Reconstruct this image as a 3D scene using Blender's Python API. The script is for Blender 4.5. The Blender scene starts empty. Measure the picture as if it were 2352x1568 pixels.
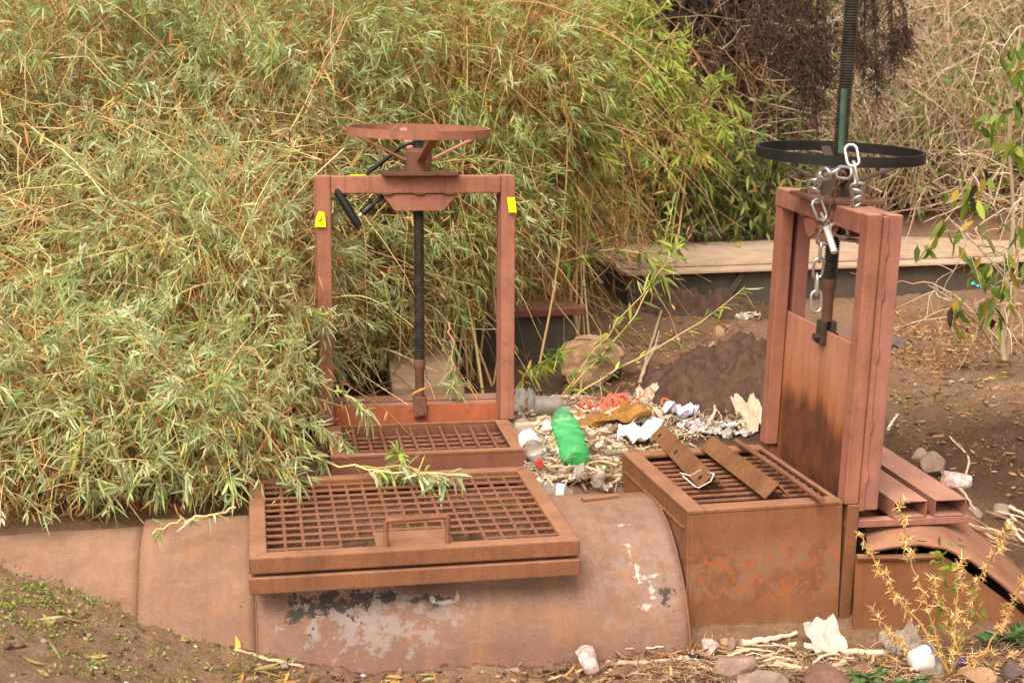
import bpy, math, random
import numpy as np
from math import sin, cos, pi, sqrt, radians
from mathutils import Vector, Matrix, Euler

random.seed(11)
rng = np.random.default_rng(7)
scene = bpy.context.scene
COL = scene.collection

# ------------------------------------------------------------------ camera
F_PX, PITCH, CZ, UW, UH = 3400.0, 0.1868, 1.75, 2352.0, 1568.0
cam_d = bpy.data.cameras.new('camera')
cam = bpy.data.objects.new('camera', cam_d)
COL.objects.link(cam)
cam.location = (0, 0, CZ)
cam.rotation_euler = (pi / 2 - PITCH, 0, 0)
cam_d.sensor_width = 36
cam_d.lens = 36 * F_PX / UW
cam_d.clip_end = 500
cam_d.dof.use_dof = True
cam_d.dof.focus_distance = 4.9
cam_d.dof.aperture_fstop = 7.1
scene.camera = cam

# ------------------------------------------------------------------ world, sun, exposure
SUN_EL, SUN_ROT = radians(52), radians(200)
world = bpy.data.worlds.new('World')
scene.world = world
world.use_nodes = True
wn = world.node_tree.nodes
wl = world.node_tree.links
wn.clear()
sky = wn.new('ShaderNodeTexSky')
sky.sky_type = 'NISHITA'
sky.sun_disc = False
sky.sun_elevation = SUN_EL
sky.sun_rotation = SUN_ROT
sky.dust_density = 6.0
sky.air_density = 1.0
hs = wn.new('ShaderNodeHueSaturation')
hs.inputs['Saturation'].default_value = 0.25
wm = wn.new('ShaderNodeMix')
wm.data_type = 'RGBA'
wm.blend_type = 'MULTIPLY'
wm.inputs[0].default_value = 1.0
wm.inputs[7].default_value = (1.0, 0.93, 0.83, 1)
bg = wn.new('ShaderNodeBackground')
bg.inputs['Strength'].default_value = 0.15
wo_ = wn.new('ShaderNodeOutputWorld')
wl.new(sky.outputs[0], hs.inputs['Color'])
wl.new(hs.outputs[0], wm.inputs[6])
wl.new(wm.outputs[2], bg.inputs['Color'])
wl.new(bg.outputs[0], wo_.inputs['Surface'])
sun_d = bpy.data.lights.new('sun', 'SUN')
sun_d.energy = 1.1
sun_d.angle = radians(40)
sun_d.color = (1.0, 0.93, 0.82)
sun = bpy.data.objects.new('sun', sun_d)
COL.objects.link(sun)
sdir = Vector((sin(SUN_ROT) * cos(SUN_EL), cos(SUN_ROT) * cos(SUN_EL), sin(SUN_EL)))
sun.rotation_euler = (-sdir).to_track_quat('-Z', 'Y').to_euler()
scene.view_settings.view_transform = 'Standard'
scene.view_settings.look = 'None'
scene.view_settings.gamma = 1.0
scene.view_settings.exposure = 0.9
scene.cycles.max_bounces = 6
scene.cycles.diffuse_bounces = 4
scene.cycles.transparent_max_bounces = 8
scene.cycles.transmission_bounces = 4

# ------------------------------------------------------------------ pixel -> place helpers
def ray(u, v):
    a = (u - UW / 2) / F_PX
    b = (UH / 2 - v) / F_PX
    return np.array([a, cos(PITCH) + b * sin(PITCH), -sin(PITCH) + b * cos(PITCH)])

CAM = np.array([0, 0, CZ])
def atY(u, v, Y):
    d = ray(u, v)
    return CAM + d * Y / d[1]
def atz(u, v, z):
    d = ray(u, v)
    return CAM + d * (z - CZ) / d[2]
def atplane(u, v, P, n):
    d = ray(u, v)
    n = np.array(n, float)
    return CAM + d * (np.dot(np.array(P, float) - CAM, n) / np.dot(d, n))

# ------------------------------------------------------------------ object helpers
def tag(o, label=None, cat=None, group=None, kind=None):
    if label: o['label'] = label
    if cat: o['category'] = cat
    if group: o['group'] = group
    if kind: o['kind'] = kind
    return o

def empty(name, loc=(0, 0, 0), rot=(0, 0, 0)):
    o = bpy.data.objects.new(name, None)
    COL.objects.link(o)
    o.empty_display_size = 0.05
    o.location = loc
    o.rotation_euler = rot
    return o

class MB:
    """collects shapes into one mesh"""
    def __init__(s):
        s.v, s.f, s.m, s.uv = [], [], [], None
    def add(s, vs, fs, mi=0):
        o = len(s.v)
        s.v += [tuple(map(float, p)) for p in vs]
        s.f += [tuple(i + o for i in f) for f in fs]
        s.m += [mi] * len(fs)
        return s
    def box(s, x0, x1, y0, y1, z0, z1, mat=None, mi=0):
        vs = [(x, y, z) for x in (x0, x1) for y in (y0, y1) for z in (z0, z1)]
        if mat is not None: vs = [tuple(mat @ Vector(p)) for p in vs]
        return s.add(vs, [(0, 1, 3, 2), (4, 6, 7, 5), (0, 4, 5, 1), (2, 3, 7, 6), (0, 2, 6, 4), (1, 5, 7, 3)], mi)
    def prism(s, poly, a, b, axis='y', mi=0):
        n = len(poly)
        def P(p, t):
            return (p[0], t, p[1]) if axis == 'y' else ((t, p[0], p[1]) if axis == 'x' else (p[0], p[1], t))
        vs = [P(p, a) for p in poly] + [P(p, b) for p in poly]
        fs = [tuple(range(n - 1, -1, -1)), tuple(range(n, 2 * n))] + [(i, (i + 1) % n, n + (i + 1) % n, n + i) for i in range(n)]
        return s.add(vs, fs, mi)
    def tube(s, pts, r, n=8, cap=True, mi=0, closed=False):
        pts = [np.array(p, float) for p in pts]
        k = len(pts)
        rs = [r] * k if np.isscalar(r) else list(r)
        vs = []
        ref = None
        for i in range(k):
            if closed:
                t = pts[(i + 1) % k] - pts[i - 1]
            else:
                t = pts[min(i + 1, k - 1)] - pts[max(i - 1, 0)]
            t = t / (np.linalg.norm(t) + 1e-12)
            if ref is None:
                ref = np.cross(t, [0, 0, 1.0])
                if np.linalg.norm(ref) < .1: ref = np.cross(t, [0, 1.0, 0])
            e1 = ref - t * np.dot(ref, t)
            e1 /= np.linalg.norm(e1) + 1e-12
            ref = e1
            e2 = np.cross(t, e1)
            for j in range(n):
                a = 2 * pi * j / n
                vs.append(pts[i] + rs[i] * (cos(a) * e1 + sin(a) * e2))
        fs = []
        for i in range(k if closed else k - 1):
            i2 = (i + 1) % k
            for j in range(n):
                fs.append((i * n + j, i * n + (j + 1) % n, i2 * n + (j + 1) % n, i2 * n + j))
        if cap and not closed:
            fs += [tuple(range(n - 1, -1, -1)), tuple(range((k - 1) * n, k * n))]
        return s.add(vs, fs, mi)
    def ribbed(s, a, b, r, pitch=.009, amp=.0009, n=8, slant=.5):
        a, b = np.array(a, float), np.array(b, float)
        L = np.linalg.norm(b - a)
        t = (b - a) / L
        e1 = np.cross(t, [0, 0, 1.0])
        if np.linalg.norm(e1) < .1: e1 = np.cross(t, [0, 1.0, 0])
        e1 /= np.linalg.norm(e1)
        e2 = np.cross(t, e1)
        k = max(4, int(L / pitch) * 3)
        vs = []
        for i in range(k + 1):
            q = L * i / k
            rr = r + (amp if i % 3 == 1 else -amp * .4)
            if i in (0, k): rr = r
            for j in range(n):
                an = 2 * pi * j / n
                off = slant * pitch * (an / pi if an < pi else 2 - an / pi) if 0 < i < k else 0
                vs.append(a + t * min(L, q + off) + rr * (cos(an) * e1 + sin(an) * e2))
        fs = [(i * n + j, i * n + (j + 1) % n, (i + 1) * n + (j + 1) % n, (i + 1) * n + j) for i in range(k) for j in range(n)]
        fs += [tuple(range(n - 1, -1, -1)), tuple(range(k * n, k * n + n))]
        return s.add(vs, fs)
    def lathe(s, prof, n=24, c=(0, 0), cap=True, mi=0):
        vs = [(c[0] + r * cos(2 * pi * j / n), c[1] + r * sin(2 * pi * j / n), z) for r, z in prof for j in range(n)]
        k = len(prof)
        fs = [(i * n + j, i * n + (j + 1) % n, (i + 1) * n + (j + 1) % n, (i + 1) * n + j) for i in range(k - 1) for j in range(n)]
        if cap: fs += [tuple(range(n - 1, -1, -1)), tuple(range((k - 1) * n, k * n))]
        return s.add(vs, fs, mi)
    def build(s, name, mats, parent=None, bevel=0, smooth=None):
        me = bpy.data.meshes.new(name)
        me.from_pydata(s.v, [], s.f)
        me.update()
        o = bpy.data.objects.new(name, me)
        COL.objects.link(o)
        for m in (mats if isinstance(mats, (list, tuple)) else [mats]): me.materials.append(m)
        if len(me.materials) > 1: me.polygons.foreach_set('material_index', s.m)
        if smooth is not None:
            me.polygons.foreach_set('use_smooth', [True] * len(me.polygons))
            me.set_sharp_from_angle(angle=radians(smooth))
        if bevel:
            b = o.modifiers.new('bevel', 'BEVEL')
            b.width = bevel
            b.segments = 2
            b.limit_method = 'ANGLE'
            b.angle_limit = radians(40)
        if parent is not None: o.parent = parent
        return o

# ------------------------------------------------------------------ materials
def newmat(name):
    m = bpy.data.materials.new(name)
    m.use_nodes = True
    nt = m.node_tree
    nt.nodes.clear()
    out = nt.nodes.new('ShaderNodeOutputMaterial')
    b = nt.nodes.new('ShaderNodeBsdfPrincipled')
    nt.links.new(b.outputs[0], out.inputs[0])
    return m, nt, b, out

def nmap(nt, scale=(1, 1, 1), coord='Object'):
    tc = nt.nodes.new('ShaderNodeTexCoord')
    mp = nt.nodes.new('ShaderNodeMapping')
    mp.inputs['Scale'].default_value = scale
    nt.links.new(tc.outputs[coord], mp.inputs[0])
    return mp.outputs[0]

def noise(nt, vec, scale, detail=6, rough=.6, dist=0):
    n = nt.nodes.new('ShaderNodeTexNoise')
    n.inputs['Scale'].default_value = scale
    n.inputs['Detail'].default_value = detail
    n.inputs['Roughness'].default_value = rough
    n.inputs['Distortion'].default_value = dist
    nt.links.new(vec, n.inputs['Vector'])
    return n.outputs['Fac']

def ramp(nt, fac, stops):
    r = nt.nodes.new('ShaderNodeValToRGB')
    el = r.color_ramp.elements
    while len(el) < len(stops): el.new(.5)
    for e, (p, c) in zip(el, stops):
        e.position = p
        e.color = (c, c, c, 1) if np.isscalar(c) else (*c, 1)
    nt.links.new(fac, r.inputs[0])
    return r.outputs[0]

def mix(nt, fac, a, b, mode='MIX'):
    m = nt.nodes.new('ShaderNodeMix')
    m.data_type = 'RGBA'
    m.blend_type = mode
    for sock, val in ((m.inputs[0], fac), (m.inputs[6], a), (m.inputs[7], b)):
        if isinstance(val, (int, float)): sock.default_value = val
        elif isinstance(val, tuple): sock.default_value = (*val, 1) if len(val) == 3 else val
        else: nt.links.new(val, sock)
    return m.outputs[2]

def mth(nt, op, a, b=0.0, c=None):
    m = nt.nodes.new('ShaderNodeMath')
    m.operation = op
    for i, val in enumerate((a, b, c)):
        if val is None: continue
        if isinstance(val, (int, float)): m.inputs[i].default_value = val
        else: nt.links.new(val, m.inputs[i])
    return m.outputs[0]

def bump(nt, h, strength, dist, b):
    n = nt.nodes.new('ShaderNodeBump')
    n.inputs['Strength'].default_value = strength
    n.inputs['Distance'].default_value = dist
    nt.links.new(h, n.inputs['Height'])
    nt.links.new(n.outputs[0], b.inputs['Normal'])

def S(r, g, b):
    """sRGB 0-255 -> linear"""
    return tuple(((c / 255) / 12.92 if c / 255 <= .04045 else ((c / 255 + .055) / 1.055) ** 2.4) for c in (r, g, b))

def rust(name, main, alt, dark, spot=.5, streak=.35, dust=None, dustamt=.25, rough=.8, scale=1.0, finish=True, edge=None):
    m, nt, b, out = newmat(name)
    vec = nmap(nt)
    big = noise(nt, vec, 3.2 * scale, 7, .62, .3)
    col = mix(nt, ramp(nt, big, [(.36, 0.), (.66, 1.)]), main, alt)
    vs = nmap(nt, (26, 26, 1.6))
    st = noise(nt, vs, 1.3 * scale, 5, .6)
    col = mix(nt, mth(nt, 'MULTIPLY', ramp(nt, st, [(.5, 0.), (.72, 1.)]), streak), col, dark)
    sp = noise(nt, vec, 17 * scale, 9, .72, .4)
    col = mix(nt, mth(nt, 'MULTIPLY', ramp(nt, sp, [(.53, 0.), (.66, 1.)]), spot), col, dark)
    if dust:
        geo = nt.nodes.new('ShaderNodeNewGeometry')
        sx = nt.nodes.new('ShaderNodeSeparateXYZ')
        nt.links.new(geo.outputs['True Normal'], sx.inputs[0])
        up = ramp(nt, sx.outputs['Z'], [(.35, 0.), (.95, 1.)])
        dn = noise(nt, vec, 6, 6, .65)
        df = mth(nt, 'MULTIPLY', mth(nt, 'MULTIPLY', up, ramp(nt, dn, [(.3, .35), (.65, 1.)])), dustamt * 2)
        col = mix(nt, df, col, dust)
    fine = noise(nt, vec, 150, 4, .7)
    col = mix(nt, 1.0, col, ramp(nt, fine, [(.3, .74), (.7, 1.02)]), 'MULTIPLY')
    mid = noise(nt, vec, 7 * scale, 5, .6)
    col = mix(nt, 1.0, col, ramp(nt, mid, [(.3, .82), (.7, 1.14)]), 'MULTIPLY')
    if edge:
        bv = nt.nodes.new('ShaderNodeBevel')
        bv.samples = 4
        bv.inputs['Radius'].default_value = .007
        g2 = nt.nodes.new('ShaderNodeNewGeometry')
        vm = nt.nodes.new('ShaderNodeVectorMath')
        vm.operation = 'DOT_PRODUCT'
        nt.links.new(bv.outputs[0], vm.inputs[0])
        nt.links.new(g2.outputs['True Normal'], vm.inputs[1])
        ew = mth(nt, 'ADD', mth(nt, 'SUBTRACT', 1.0, vm.outputs['Value']), mth(nt, 'MULTIPLY', mth(nt, 'SUBTRACT', sp, .5), .35))
        col = mix(nt, mth(nt, 'MULTIPLY', ramp(nt, ew, [(.06, 0.), (.2, 1.)]), .65), col, edge)
    if finish:
        nt.links.new(col, b.inputs['Base Color'])
    b.inputs['Roughness'].default_value = rough
    b.inputs['Specular IOR Level'].default_value = .3
    bump(nt, mth(nt, 'ADD', fine, mth(nt, 'MULTIPLY', sp, 1.2)), .35, .002, b)
    return (m, nt, b, col)

DUST = S(184, 138, 110)
M = {}
M['primer'] = rust('red_primer', S(168, 112, 90), S(154, 99, 79), S(108, 76, 63), spot=.4, streak=.5, dust=S(205, 150, 125), dustamt=.35, edge=S(96, 66, 54))[0]
M['primer_pink'] = rust('pink_primer', S(164, 112, 96), S(150, 98, 83), S(112, 80, 68), spot=.3, streak=.45, dust=S(200, 150, 128), dustamt=.35, edge=S(100, 70, 60))[0]
M['rust'] = rust('brown_rust', S(132, 87, 62), S(138, 90, 60), S(96, 64, 46), spot=.4, streak=.35, dust=DUST, dustamt=.28, edge=S(112, 84, 70))[0]
M['rust_dull'] = rust('dull_rust', S(132, 84, 64), S(120, 76, 58), S(94, 58, 44), spot=.35, streak=.3, dust=S(180, 132, 104), dustamt=.4)[0]
M['rebar'] = rust('rebar_rust', S(140, 94, 70), S(124, 82, 60), S(92, 60, 44), spot=.4, streak=.0, scale=2)[0]
M['angle'] = rust('old_angle_rust', S(142, 100, 66), S(120, 80, 52), S(80, 54, 36), spot=.7, streak=.1, scale=2.2)[0]
M['hub_dark'] = rust('dark_hub_steel', S(84, 68, 58), S(70, 58, 50), S(50, 42, 38), spot=.5, streak=.2, scale=2)[0]
M['hub'] = rust('hub_steel', S(128, 88, 70), S(104, 72, 56), S(60, 44, 36), spot=.5, streak=.2, scale=2)[0]
M['blacksteel'] = rust('black_painted_steel', S(24, 23, 24), S(34, 32, 31), S(66, 52, 44), spot=.5, streak=.1, rough=.5, scale=2)[0]
M['darksteel'] = rust('dark_grey_steel', S(92, 80, 68), S(78, 68, 58), S(60, 50, 42), spot=.3, streak=.3)[0]
M['tan_sheet'] = rust('dusty_tan_sheet', S(194, 168, 144), S(182, 154, 130), S(140, 108, 84), spot=.22, streak=0, scale=1.2)[0]

def thread_mat():
    m, nt, b, out = newmat('greased_thread')
    vec = nmap(nt)
    n = noise(nt, vec, 30, 5, .6)
    nt.links.new(ramp(nt, n, [(.35, S(36, 32, 28)), (.7, S(72, 62, 52))]), b.inputs['Base Color'])
    b.inputs['Roughness'].default_value = .42
    return m
M['thread'] = thread_mat()

def plain(name, c, rough=.6, var=.25, nscale=20, spec=.4, metal=0.):
    m, nt, b, out = newmat(name)
    n = noise(nt, nmap(nt), nscale, 5, .65)
    nt.links.new(mix(nt, 1.0, c, ramp(nt, n, [(.3, 1 - var), (.7, 1 + var)]), 'MULTIPLY'), b.inputs['Base Color'])
    b.inputs['Roughness'].default_value = rough
    b.inputs['Specular IOR Level'].default_value = spec
    b.inputs['Metallic'].default_value = metal
    return m
M['shade_inner'] = plain('painted_shade_inner', S(20, 16, 13), .8, .3, 20, .2)  # near-black colour standing in for the shade inside pipe and boxes
M['black'] = plain('black_vinyl', S(28, 27, 28), .38)
M['chain'] = plain('zinc_chain', S(205, 203, 200), .32, .12, 60, metal=.85)
M['chain_rust'] = plain('rusty_chain', S(112, 78, 58), .8, .35, 60)
M['silver'] = plain('lock_silver', S(206, 204, 200), .4, .05, 40, metal=.55)
M['yellow'] = plain('yellow_tape', S(242, 240, 12), .55, .05, 60)
M['ink'] = plain('dark_ink', S(60, 55, 20), .7)
M['greenpaint'] = rust('chipped_green_paint', S(72, 104, 84), S(62, 84, 68), S(74, 62, 48), spot=.9, streak=.3, scale=2)[0]
M['concrete'] = plain('dirty_concrete', S(170, 140, 112), .9, .25, 12)
M['stick'] = plain('dry_stick', S(186, 160, 130), .85, .3, 40)
M['stick_dark'] = plain('brown_stick', S(128, 100, 76), .85, .3, 40)
M['bone'] = plain('pale_driftwood', S(204, 184, 158), .85, .2, 30)
M['white_plastic'] = plain('white_plastic', S(232, 230, 228), .5, .06, 14)
M['paper'] = plain('dirty_paper', S(182, 172, 162), .85, .2, 18)
M['cloth'] = plain('brown_cloth', S(146, 104, 50), .95, .4, 14)
M['violet'] = plain('violet_film', S(196, 184, 204), .4, .1, 14)
M['tan_film'] = plain('tan_film', S(190, 170, 146), .6, .2, 14)
M['orange'] = plain('orange_netting', S(226, 106, 76), .6, .12, 30)
M['pink'] = plain('pink_plastic', S(240, 92, 104), .5, .1, 20)
M['red'] = plain('red_cap', S(190, 70, 66), .45, .1, 20)
M['green_cap'] = plain('green_cap', S(150, 186, 120), .45, .1, 20)
M['cyan'] = plain('turquoise_plastic', S(70, 196, 200), .5, .15, 20)
M['string'] = plain('white_string', S(216, 206, 194), .9, .15, 40)
M['purple'] = plain('purple_stripe', S(98, 88, 170), .5, .1, 20)
M['black_bag'] = plain('black_film', S(30, 30, 32), .4, .2, 20)

def film(name, c, trans=.5, rough=.2):
    m, nt, b, out = newmat(name)
    n = noise(nt, nmap(nt), 24, 5, .6)
    nt.links.new(mix(nt, 1., c, ramp(nt, n, [(.3, .8), (.7, 1.15)]), 'MULTIPLY'), b.inputs['Base Color'])
    b.inputs['Roughness'].default_value = rough
    tr = nt.nodes.new('ShaderNodeBsdfTransparent')
    tr.inputs[0].default_value = (*[min(1, x * 1.1 + .05) for x in c], 1)
    tl = nt.nodes.new('ShaderNodeBsdfTranslucent')
    tl.inputs[0].default_value = (*c, 1)
    m1 = nt.nodes.new('ShaderNodeMixShader')
    m1.inputs[0].default_value = .4
    nt.links.new(b.outputs[0], m1.inputs[1])
    nt.links.new(tl.outputs[0], m1.inputs[2])
    m2 = nt.nodes.new('ShaderNodeMixShader')
    m2.inputs[0].default_value = trans
    nt.links.new(m1.outputs[0], m2.inputs[1])
    nt.links.new(tr.outputs[0], m2.inputs[2])
    nt.links.new(m2.outputs[0], out.inputs[0])
    return m
M['green_bottle'] = film('green_bottle_plastic', S(140, 232, 172), .60, .10)
M['clear'] = film('clear_plastic', S(236, 232, 226), .78, .10)
M['grey_film'] = film('grey_film', S(212, 206, 200), .48, .3)

def leafmat(name, trans=.35, rough=.55):
    m, nt, b, out = newmat(name)
    at = nt.nodes.new('ShaderNodeAttribute')
    at.attribute_name = 'Col'
    nt.links.new(at.outputs['Color'], b.inputs['Base Color'])
    b.inputs['Roughness'].default_value = rough
    b.inputs['Specular IOR Level'].default_value = .25
    tl = nt.nodes.new('ShaderNodeBsdfTranslucent')
    nt.links.new(at.outputs['Color'], tl.inputs[0])
    ms = nt.nodes.new('ShaderNodeMixShader')
    ms.inputs[0].default_value = trans
    nt.links.new(b.outputs[0], ms.inputs[1])
    nt.links.new(tl.outputs[0], ms.inputs[2])
    nt.links.new(ms.outputs[0], out.inputs[0])
    return m
M['leaf'] = leafmat('leaf_surface', .42)
M['twig'] = leafmat('twig_bark', .0, .85)

# pipe: UV = (metres along, metres round from the crown towards the camera)
def pipe_mat():
    m, nt, b, col = rust('pipe_rust', S(134, 102, 84), S(122, 91, 77), S(96, 71, 60), spot=.3, streak=.0, dust=S(190, 150, 122), dustamt=.18, finish=False)
    uvn = nt.nodes.new('ShaderNodeTexCoord')
    sx = nt.nodes.new('ShaderNodeSeparateXYZ')
    nt.links.new(uvn.outputs['UV'], sx.inputs[0])
    U, V = sx.outputs[0], sx.outputs[1]
    uvv = uvn.outputs['UV']
    def blob(cu, cv, ru, rv, soft, nz, namp):
        du = mth(nt, 'DIVIDE', mth(nt, 'SUBTRACT', U, cu), ru)
        dv = mth(nt, 'DIVIDE', mth(nt, 'SUBTRACT', V, cv), rv)
        r = mth(nt, 'SQRT', mth(nt, 'ADD', mth(nt, 'MULTIPLY', du, du), mth(nt, 'MULTIPLY', dv, dv)))
        r = mth(nt, 'ADD', r, mth(nt, 'MULTIPLY', mth(nt, 'SUBTRACT', nz, .5), namp))
        return ramp(nt, r, [(max(0, .62 - soft), 1.), (.62 + soft, 0.)])
    n1 = noise(nt, uvv, 26, 8, .7)
    n2 = noise(nt, uvv, 9, 7, .65)
    mp = nt.nodes.new('ShaderNodeMapping')
    mp.inputs['Scale'].default_value = (5, 22, 1)
    nt.links.new(uvv, mp.inputs[0])
    n3 = noise(nt, mp.outputs[0], 1.6, 8, .7)
    n4 = noise(nt, uvv, 17, 9, .74, .3)
    mp2 = nt.nodes.new('ShaderNodeMapping')
    mp2.inputs['Scale'].default_value = (30, 3, 1)
    nt.links.new(uvv, mp2.inputs[0])
    n5 = noise(nt, mp2.outputs[0], 1.3, 7, .65)
    col = mix(nt, mth(nt, 'MULTIPLY', ramp(nt, n5, [(.48, 0.), (.7, 1.)]), .4), col, S(108, 74, 60))
    col = mix(nt, mth(nt, 'MULTIPLY', ramp(nt, n4, [(.5, 0.), (.7, 1.)]), .45), col, S(120, 88, 74))
    # orange bloom low down and mill-scale blue areas
    col = mix(nt, mth(nt, 'MULTIPLY', ramp(nt, n2, [(.5, 0.), (.68, 1.)]), .45), col, S(150, 104, 70))
    col = mix(nt, mth(nt, 'MULTIPLY', ramp(nt, n3, [(.56, 0.), (.7, 1.)]), .4), col, S(142, 122, 116))
    for (cu, cv, ru, rv, am) in ((.02, .20, .28, .22, .25), (.10, .40, .2, .15, .22), (.92, .455, .20, .08, .8), (1.0, .40, .15, .06, .5), (.72, .43, .10, .04, .45)):
        k = blob(cu, cv, ru, rv, .07, n4, 8.)
        col = mix(nt, mth(nt, 'MULTIPLY', k, am * .8), col, S(140, 128, 124))
    for (cu, cv, ru, rv) in ((1.02, .385, .13, .042), (1.11, .415, .06, .04), (.90, .38, .06, .025), (.74, .395, .06, .022), (.06, .43, .028, .035)):
        k = blob(cu, cv, ru, rv, .02, n1, 8.)
        col = mix(nt, k, col, S(66, 58, 53))
    # flaking white paint marks
    for (cu, cv, ru, rv) in ((.135, .345, .010, .06), (.115, .362, .05, .012), (.10, .40, .016, .03), (.085, .43, .03, .012), (.12, .455, .03, .012), (.145, .28, .012, .05), (.13, .17, .05, .014),
                             (.71, .405, .040, .010), (.672, .385, .010, .026), (.745, .392, .012, .022)):
        k = blob(cu, cv, ru * .75, rv * .75, .16, n1, 7.)
        col = mix(nt, mth(nt, 'MULTIPLY', k, .5), col, S(206, 196, 186))
    # mud line where the wall meets the ground
    nt.links.new(col, b.inputs['Base Color'])
    return m
M['pipe'] = pipe_mat()

def panel_mat():
    m, nt, b, out = newmat('gate_panel_rust')
    tc = nt.nodes.new('ShaderNodeTexCoord')
    sx = nt.nodes.new('ShaderNodeSeparateXYZ')
    nt.links.new(tc.outputs['Object'], sx.inputs[0])
    X, Z = sx.outputs[0], sx.outputs[2]
    vs = nmap(nt, (14, 14, 1.6))
    st = noise(nt, vs, 1.2, 6, .6)
    vec = nmap(nt)
    n1 = noise(nt, vec, 12, 8, .7)
    n2 = noise(nt, vec, 4, 6, .6)
    col = mix(nt, ramp(nt, st, [(.38, 0.), (.66, 1.)]), S(186, 128, 96), S(164, 108, 88))
    col = mix(nt, mth(nt, 'MULTIPLY', ramp(nt, st, [(.62, 0.), (.7, 1.)]), .6), col, S(178, 92, 80))
    # height of the wet rust edge over the panel: a hump towards its far side
    hx = mth(nt, 'MAXIMUM', mth(nt, 'SUBTRACT', X, .06), 0.)
    hump = mth(nt, 'SUBTRACT', .225, mth(nt, 'MULTIPLY', mth(nt, 'MULTIPLY', hx, hx), 3.6))
    e = mth(nt, 'SUBTRACT', mth(nt, 'ADD', hump, mth(nt, 'MULTIPLY', mth(nt, 'SUBTRACT', st, .5), .22)), Z)
    e = mth(nt, 'ADD', e, mth(nt, 'MULTIPLY', mth(nt, 'SUBTRACT', n1, .5), .06))
    orange = ramp(nt, mth(nt, 'ADD', e, .5), [(.36, 0.), (.52, 1.)])
    col = mix(nt, mth(nt, 'MULTIPLY', orange, .85), col, S(158, 94, 48))
    wet = ramp(nt, mth(nt, 'ADD', e, .5), [(.49, 0.), (.55, 1.)])
    col = mix(nt, wet, col, mix(nt, ramp(nt, n1, [(.4, 0.), (.66, 1.)]), S(84, 46, 28), S(122, 66, 32)))
    ax = mth(nt, 'ABSOLUTE', X)
    edge = mth(nt, 'MULTIPLY', ramp(nt, ax, [(.26, 0.), (.335, 1.)]), ramp(nt, mth(nt, 'ADD', n1, mth(nt, 'MULTIPLY', Z, -.5)), [(.28, 0.), (.42, 1.)]))
    col = mix(nt, mth(nt, 'MULTIPLY', edge, .7), col, S(176, 112, 52))
    fine = noise(nt, vec, 150, 4, .7)
    col = mix(nt, 1., col, ramp(nt, fine, [(.3, .8), (.7, 1.15)]), 'MULTIPLY')
    nt.links.new(col, b.inputs['Base Color'])
    b.inputs['Roughness'].default_value = .75
    bump(nt, n1, .3, .002, b)
    return m
M['panel'] = panel_mat()

def boxface_mat():
    m, nt, b, col = rust('scaly_box_rust', S(130, 86, 58), S(136, 88, 56), S(98, 64, 46), spot=.35, streak=.3, dust=DUST, dustamt=.28, finish=False)
    vec = nmap(nt)
    tc = nt.nodes.new('ShaderNodeTexCoord')
    sx = nt.nodes.new('ShaderNodeSeparateXYZ')
    nt.links.new(tc.outputs['Object'], sx.inputs[0])
    band = ramp(nt, mth(nt, 'ADD', sx.outputs[2], .5), [(.16, 0.), (.24, 1.), (.34, 1.), (.42, 0.)])
    n1 = noise(nt, vec, 11, 8, .68, .6)
    n2 = noise(nt, vec, 26, 6, .65, .4)
    grey = mth(nt, 'MULTIPLY', band, ramp(nt, n1, [(.44, 0.), (.54, 1.)]))
    col = mix(nt, mth(nt, 'MULTIPLY', grey, .4), col, S(148, 116, 94))
    org = mth(nt, 'MULTIPLY', band, ramp(nt, n2, [(.53, 0.), (.58, 1.)]))
    col = mix(nt, mth(nt, 'MULTIPLY', org, .75), col, S(158, 86, 46))
    low = ramp(nt, mth(nt, 'ADD', mth(nt, 'ADD', sx.outputs[2], .5), mth(nt, 'MULTIPLY', n1, .1)), [(.12, 1.), (.24, 0.)])
    col = mix(nt, mth(nt, 'MULTIPLY', low, .45), col, S(150, 112, 84))
    nt.links.new(col, b.inputs['Base Color'])
    return m
M['box'] = boxface_mat()

def soil_mat(name, c1, c2, c3, moss=0.):
    m, nt, b, out = newmat(name)
    tc = nt.nodes.new('ShaderNodeTexCoord')
    vec = tc.outputs['Object']
    n1 = noise(nt, vec, 2.2, 8, .65)
    n2 = noise(nt, vec, 22, 8, .7)
    n3 = noise(nt, vec, 90, 6, .7)
    col = mix(nt, ramp(nt, n1, [(.36, 0.), (.64, 1.)]), c1, c2)
    col = mix(nt, mth(nt, 'MULTIPLY', ramp(nt, n2, [(.5, 0.), (.7, 1.)]), .6), col, c3)
    at = nt.nodes.new('ShaderNodeAttribute')
    at.attribute_name = 'zone'
    sx = nt.nodes.new('ShaderNodeSeparateColor')
    nt.links.new(at.outputs['Color'], sx.inputs[0])
    col = mix(nt, mth(nt, 'MULTIPLY', sx.outputs[0], .9), col, mix(nt, n2, S(58, 41, 31), S(84, 62, 48)))
    gr = mth(nt, 'MULTIPLY', sx.outputs[1], ramp(nt, n2, [(.3, .5), (.6, 1.)]))
    col = mix(nt, gr, col, mix(nt, n1, S(178, 164, 124), S(152, 142, 100)))
    col = mix(nt, 1., col, ramp(nt, n3, [(.3, .7), (.7, 1.25)]), 'MULTIPLY')
    nt.links.new(col, b.inputs['Base Color'])
    b.inputs['Roughness'].default_value = .95
    b.inputs['Specular IOR Level'].default_value = .15
    bump(nt, mth(nt, 'ADD', n2, mth(nt, 'MULTIPLY', n3, .5)), .8, .02, b)
    return m
M['soil'] = soil_mat('soil', S(138, 108, 87), S(120, 92, 73), S(158, 127, 102))
M['dark_soil'] = plain('dark_turned_soil', S(74, 54, 42), .95, .45, 30, .15)

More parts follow.
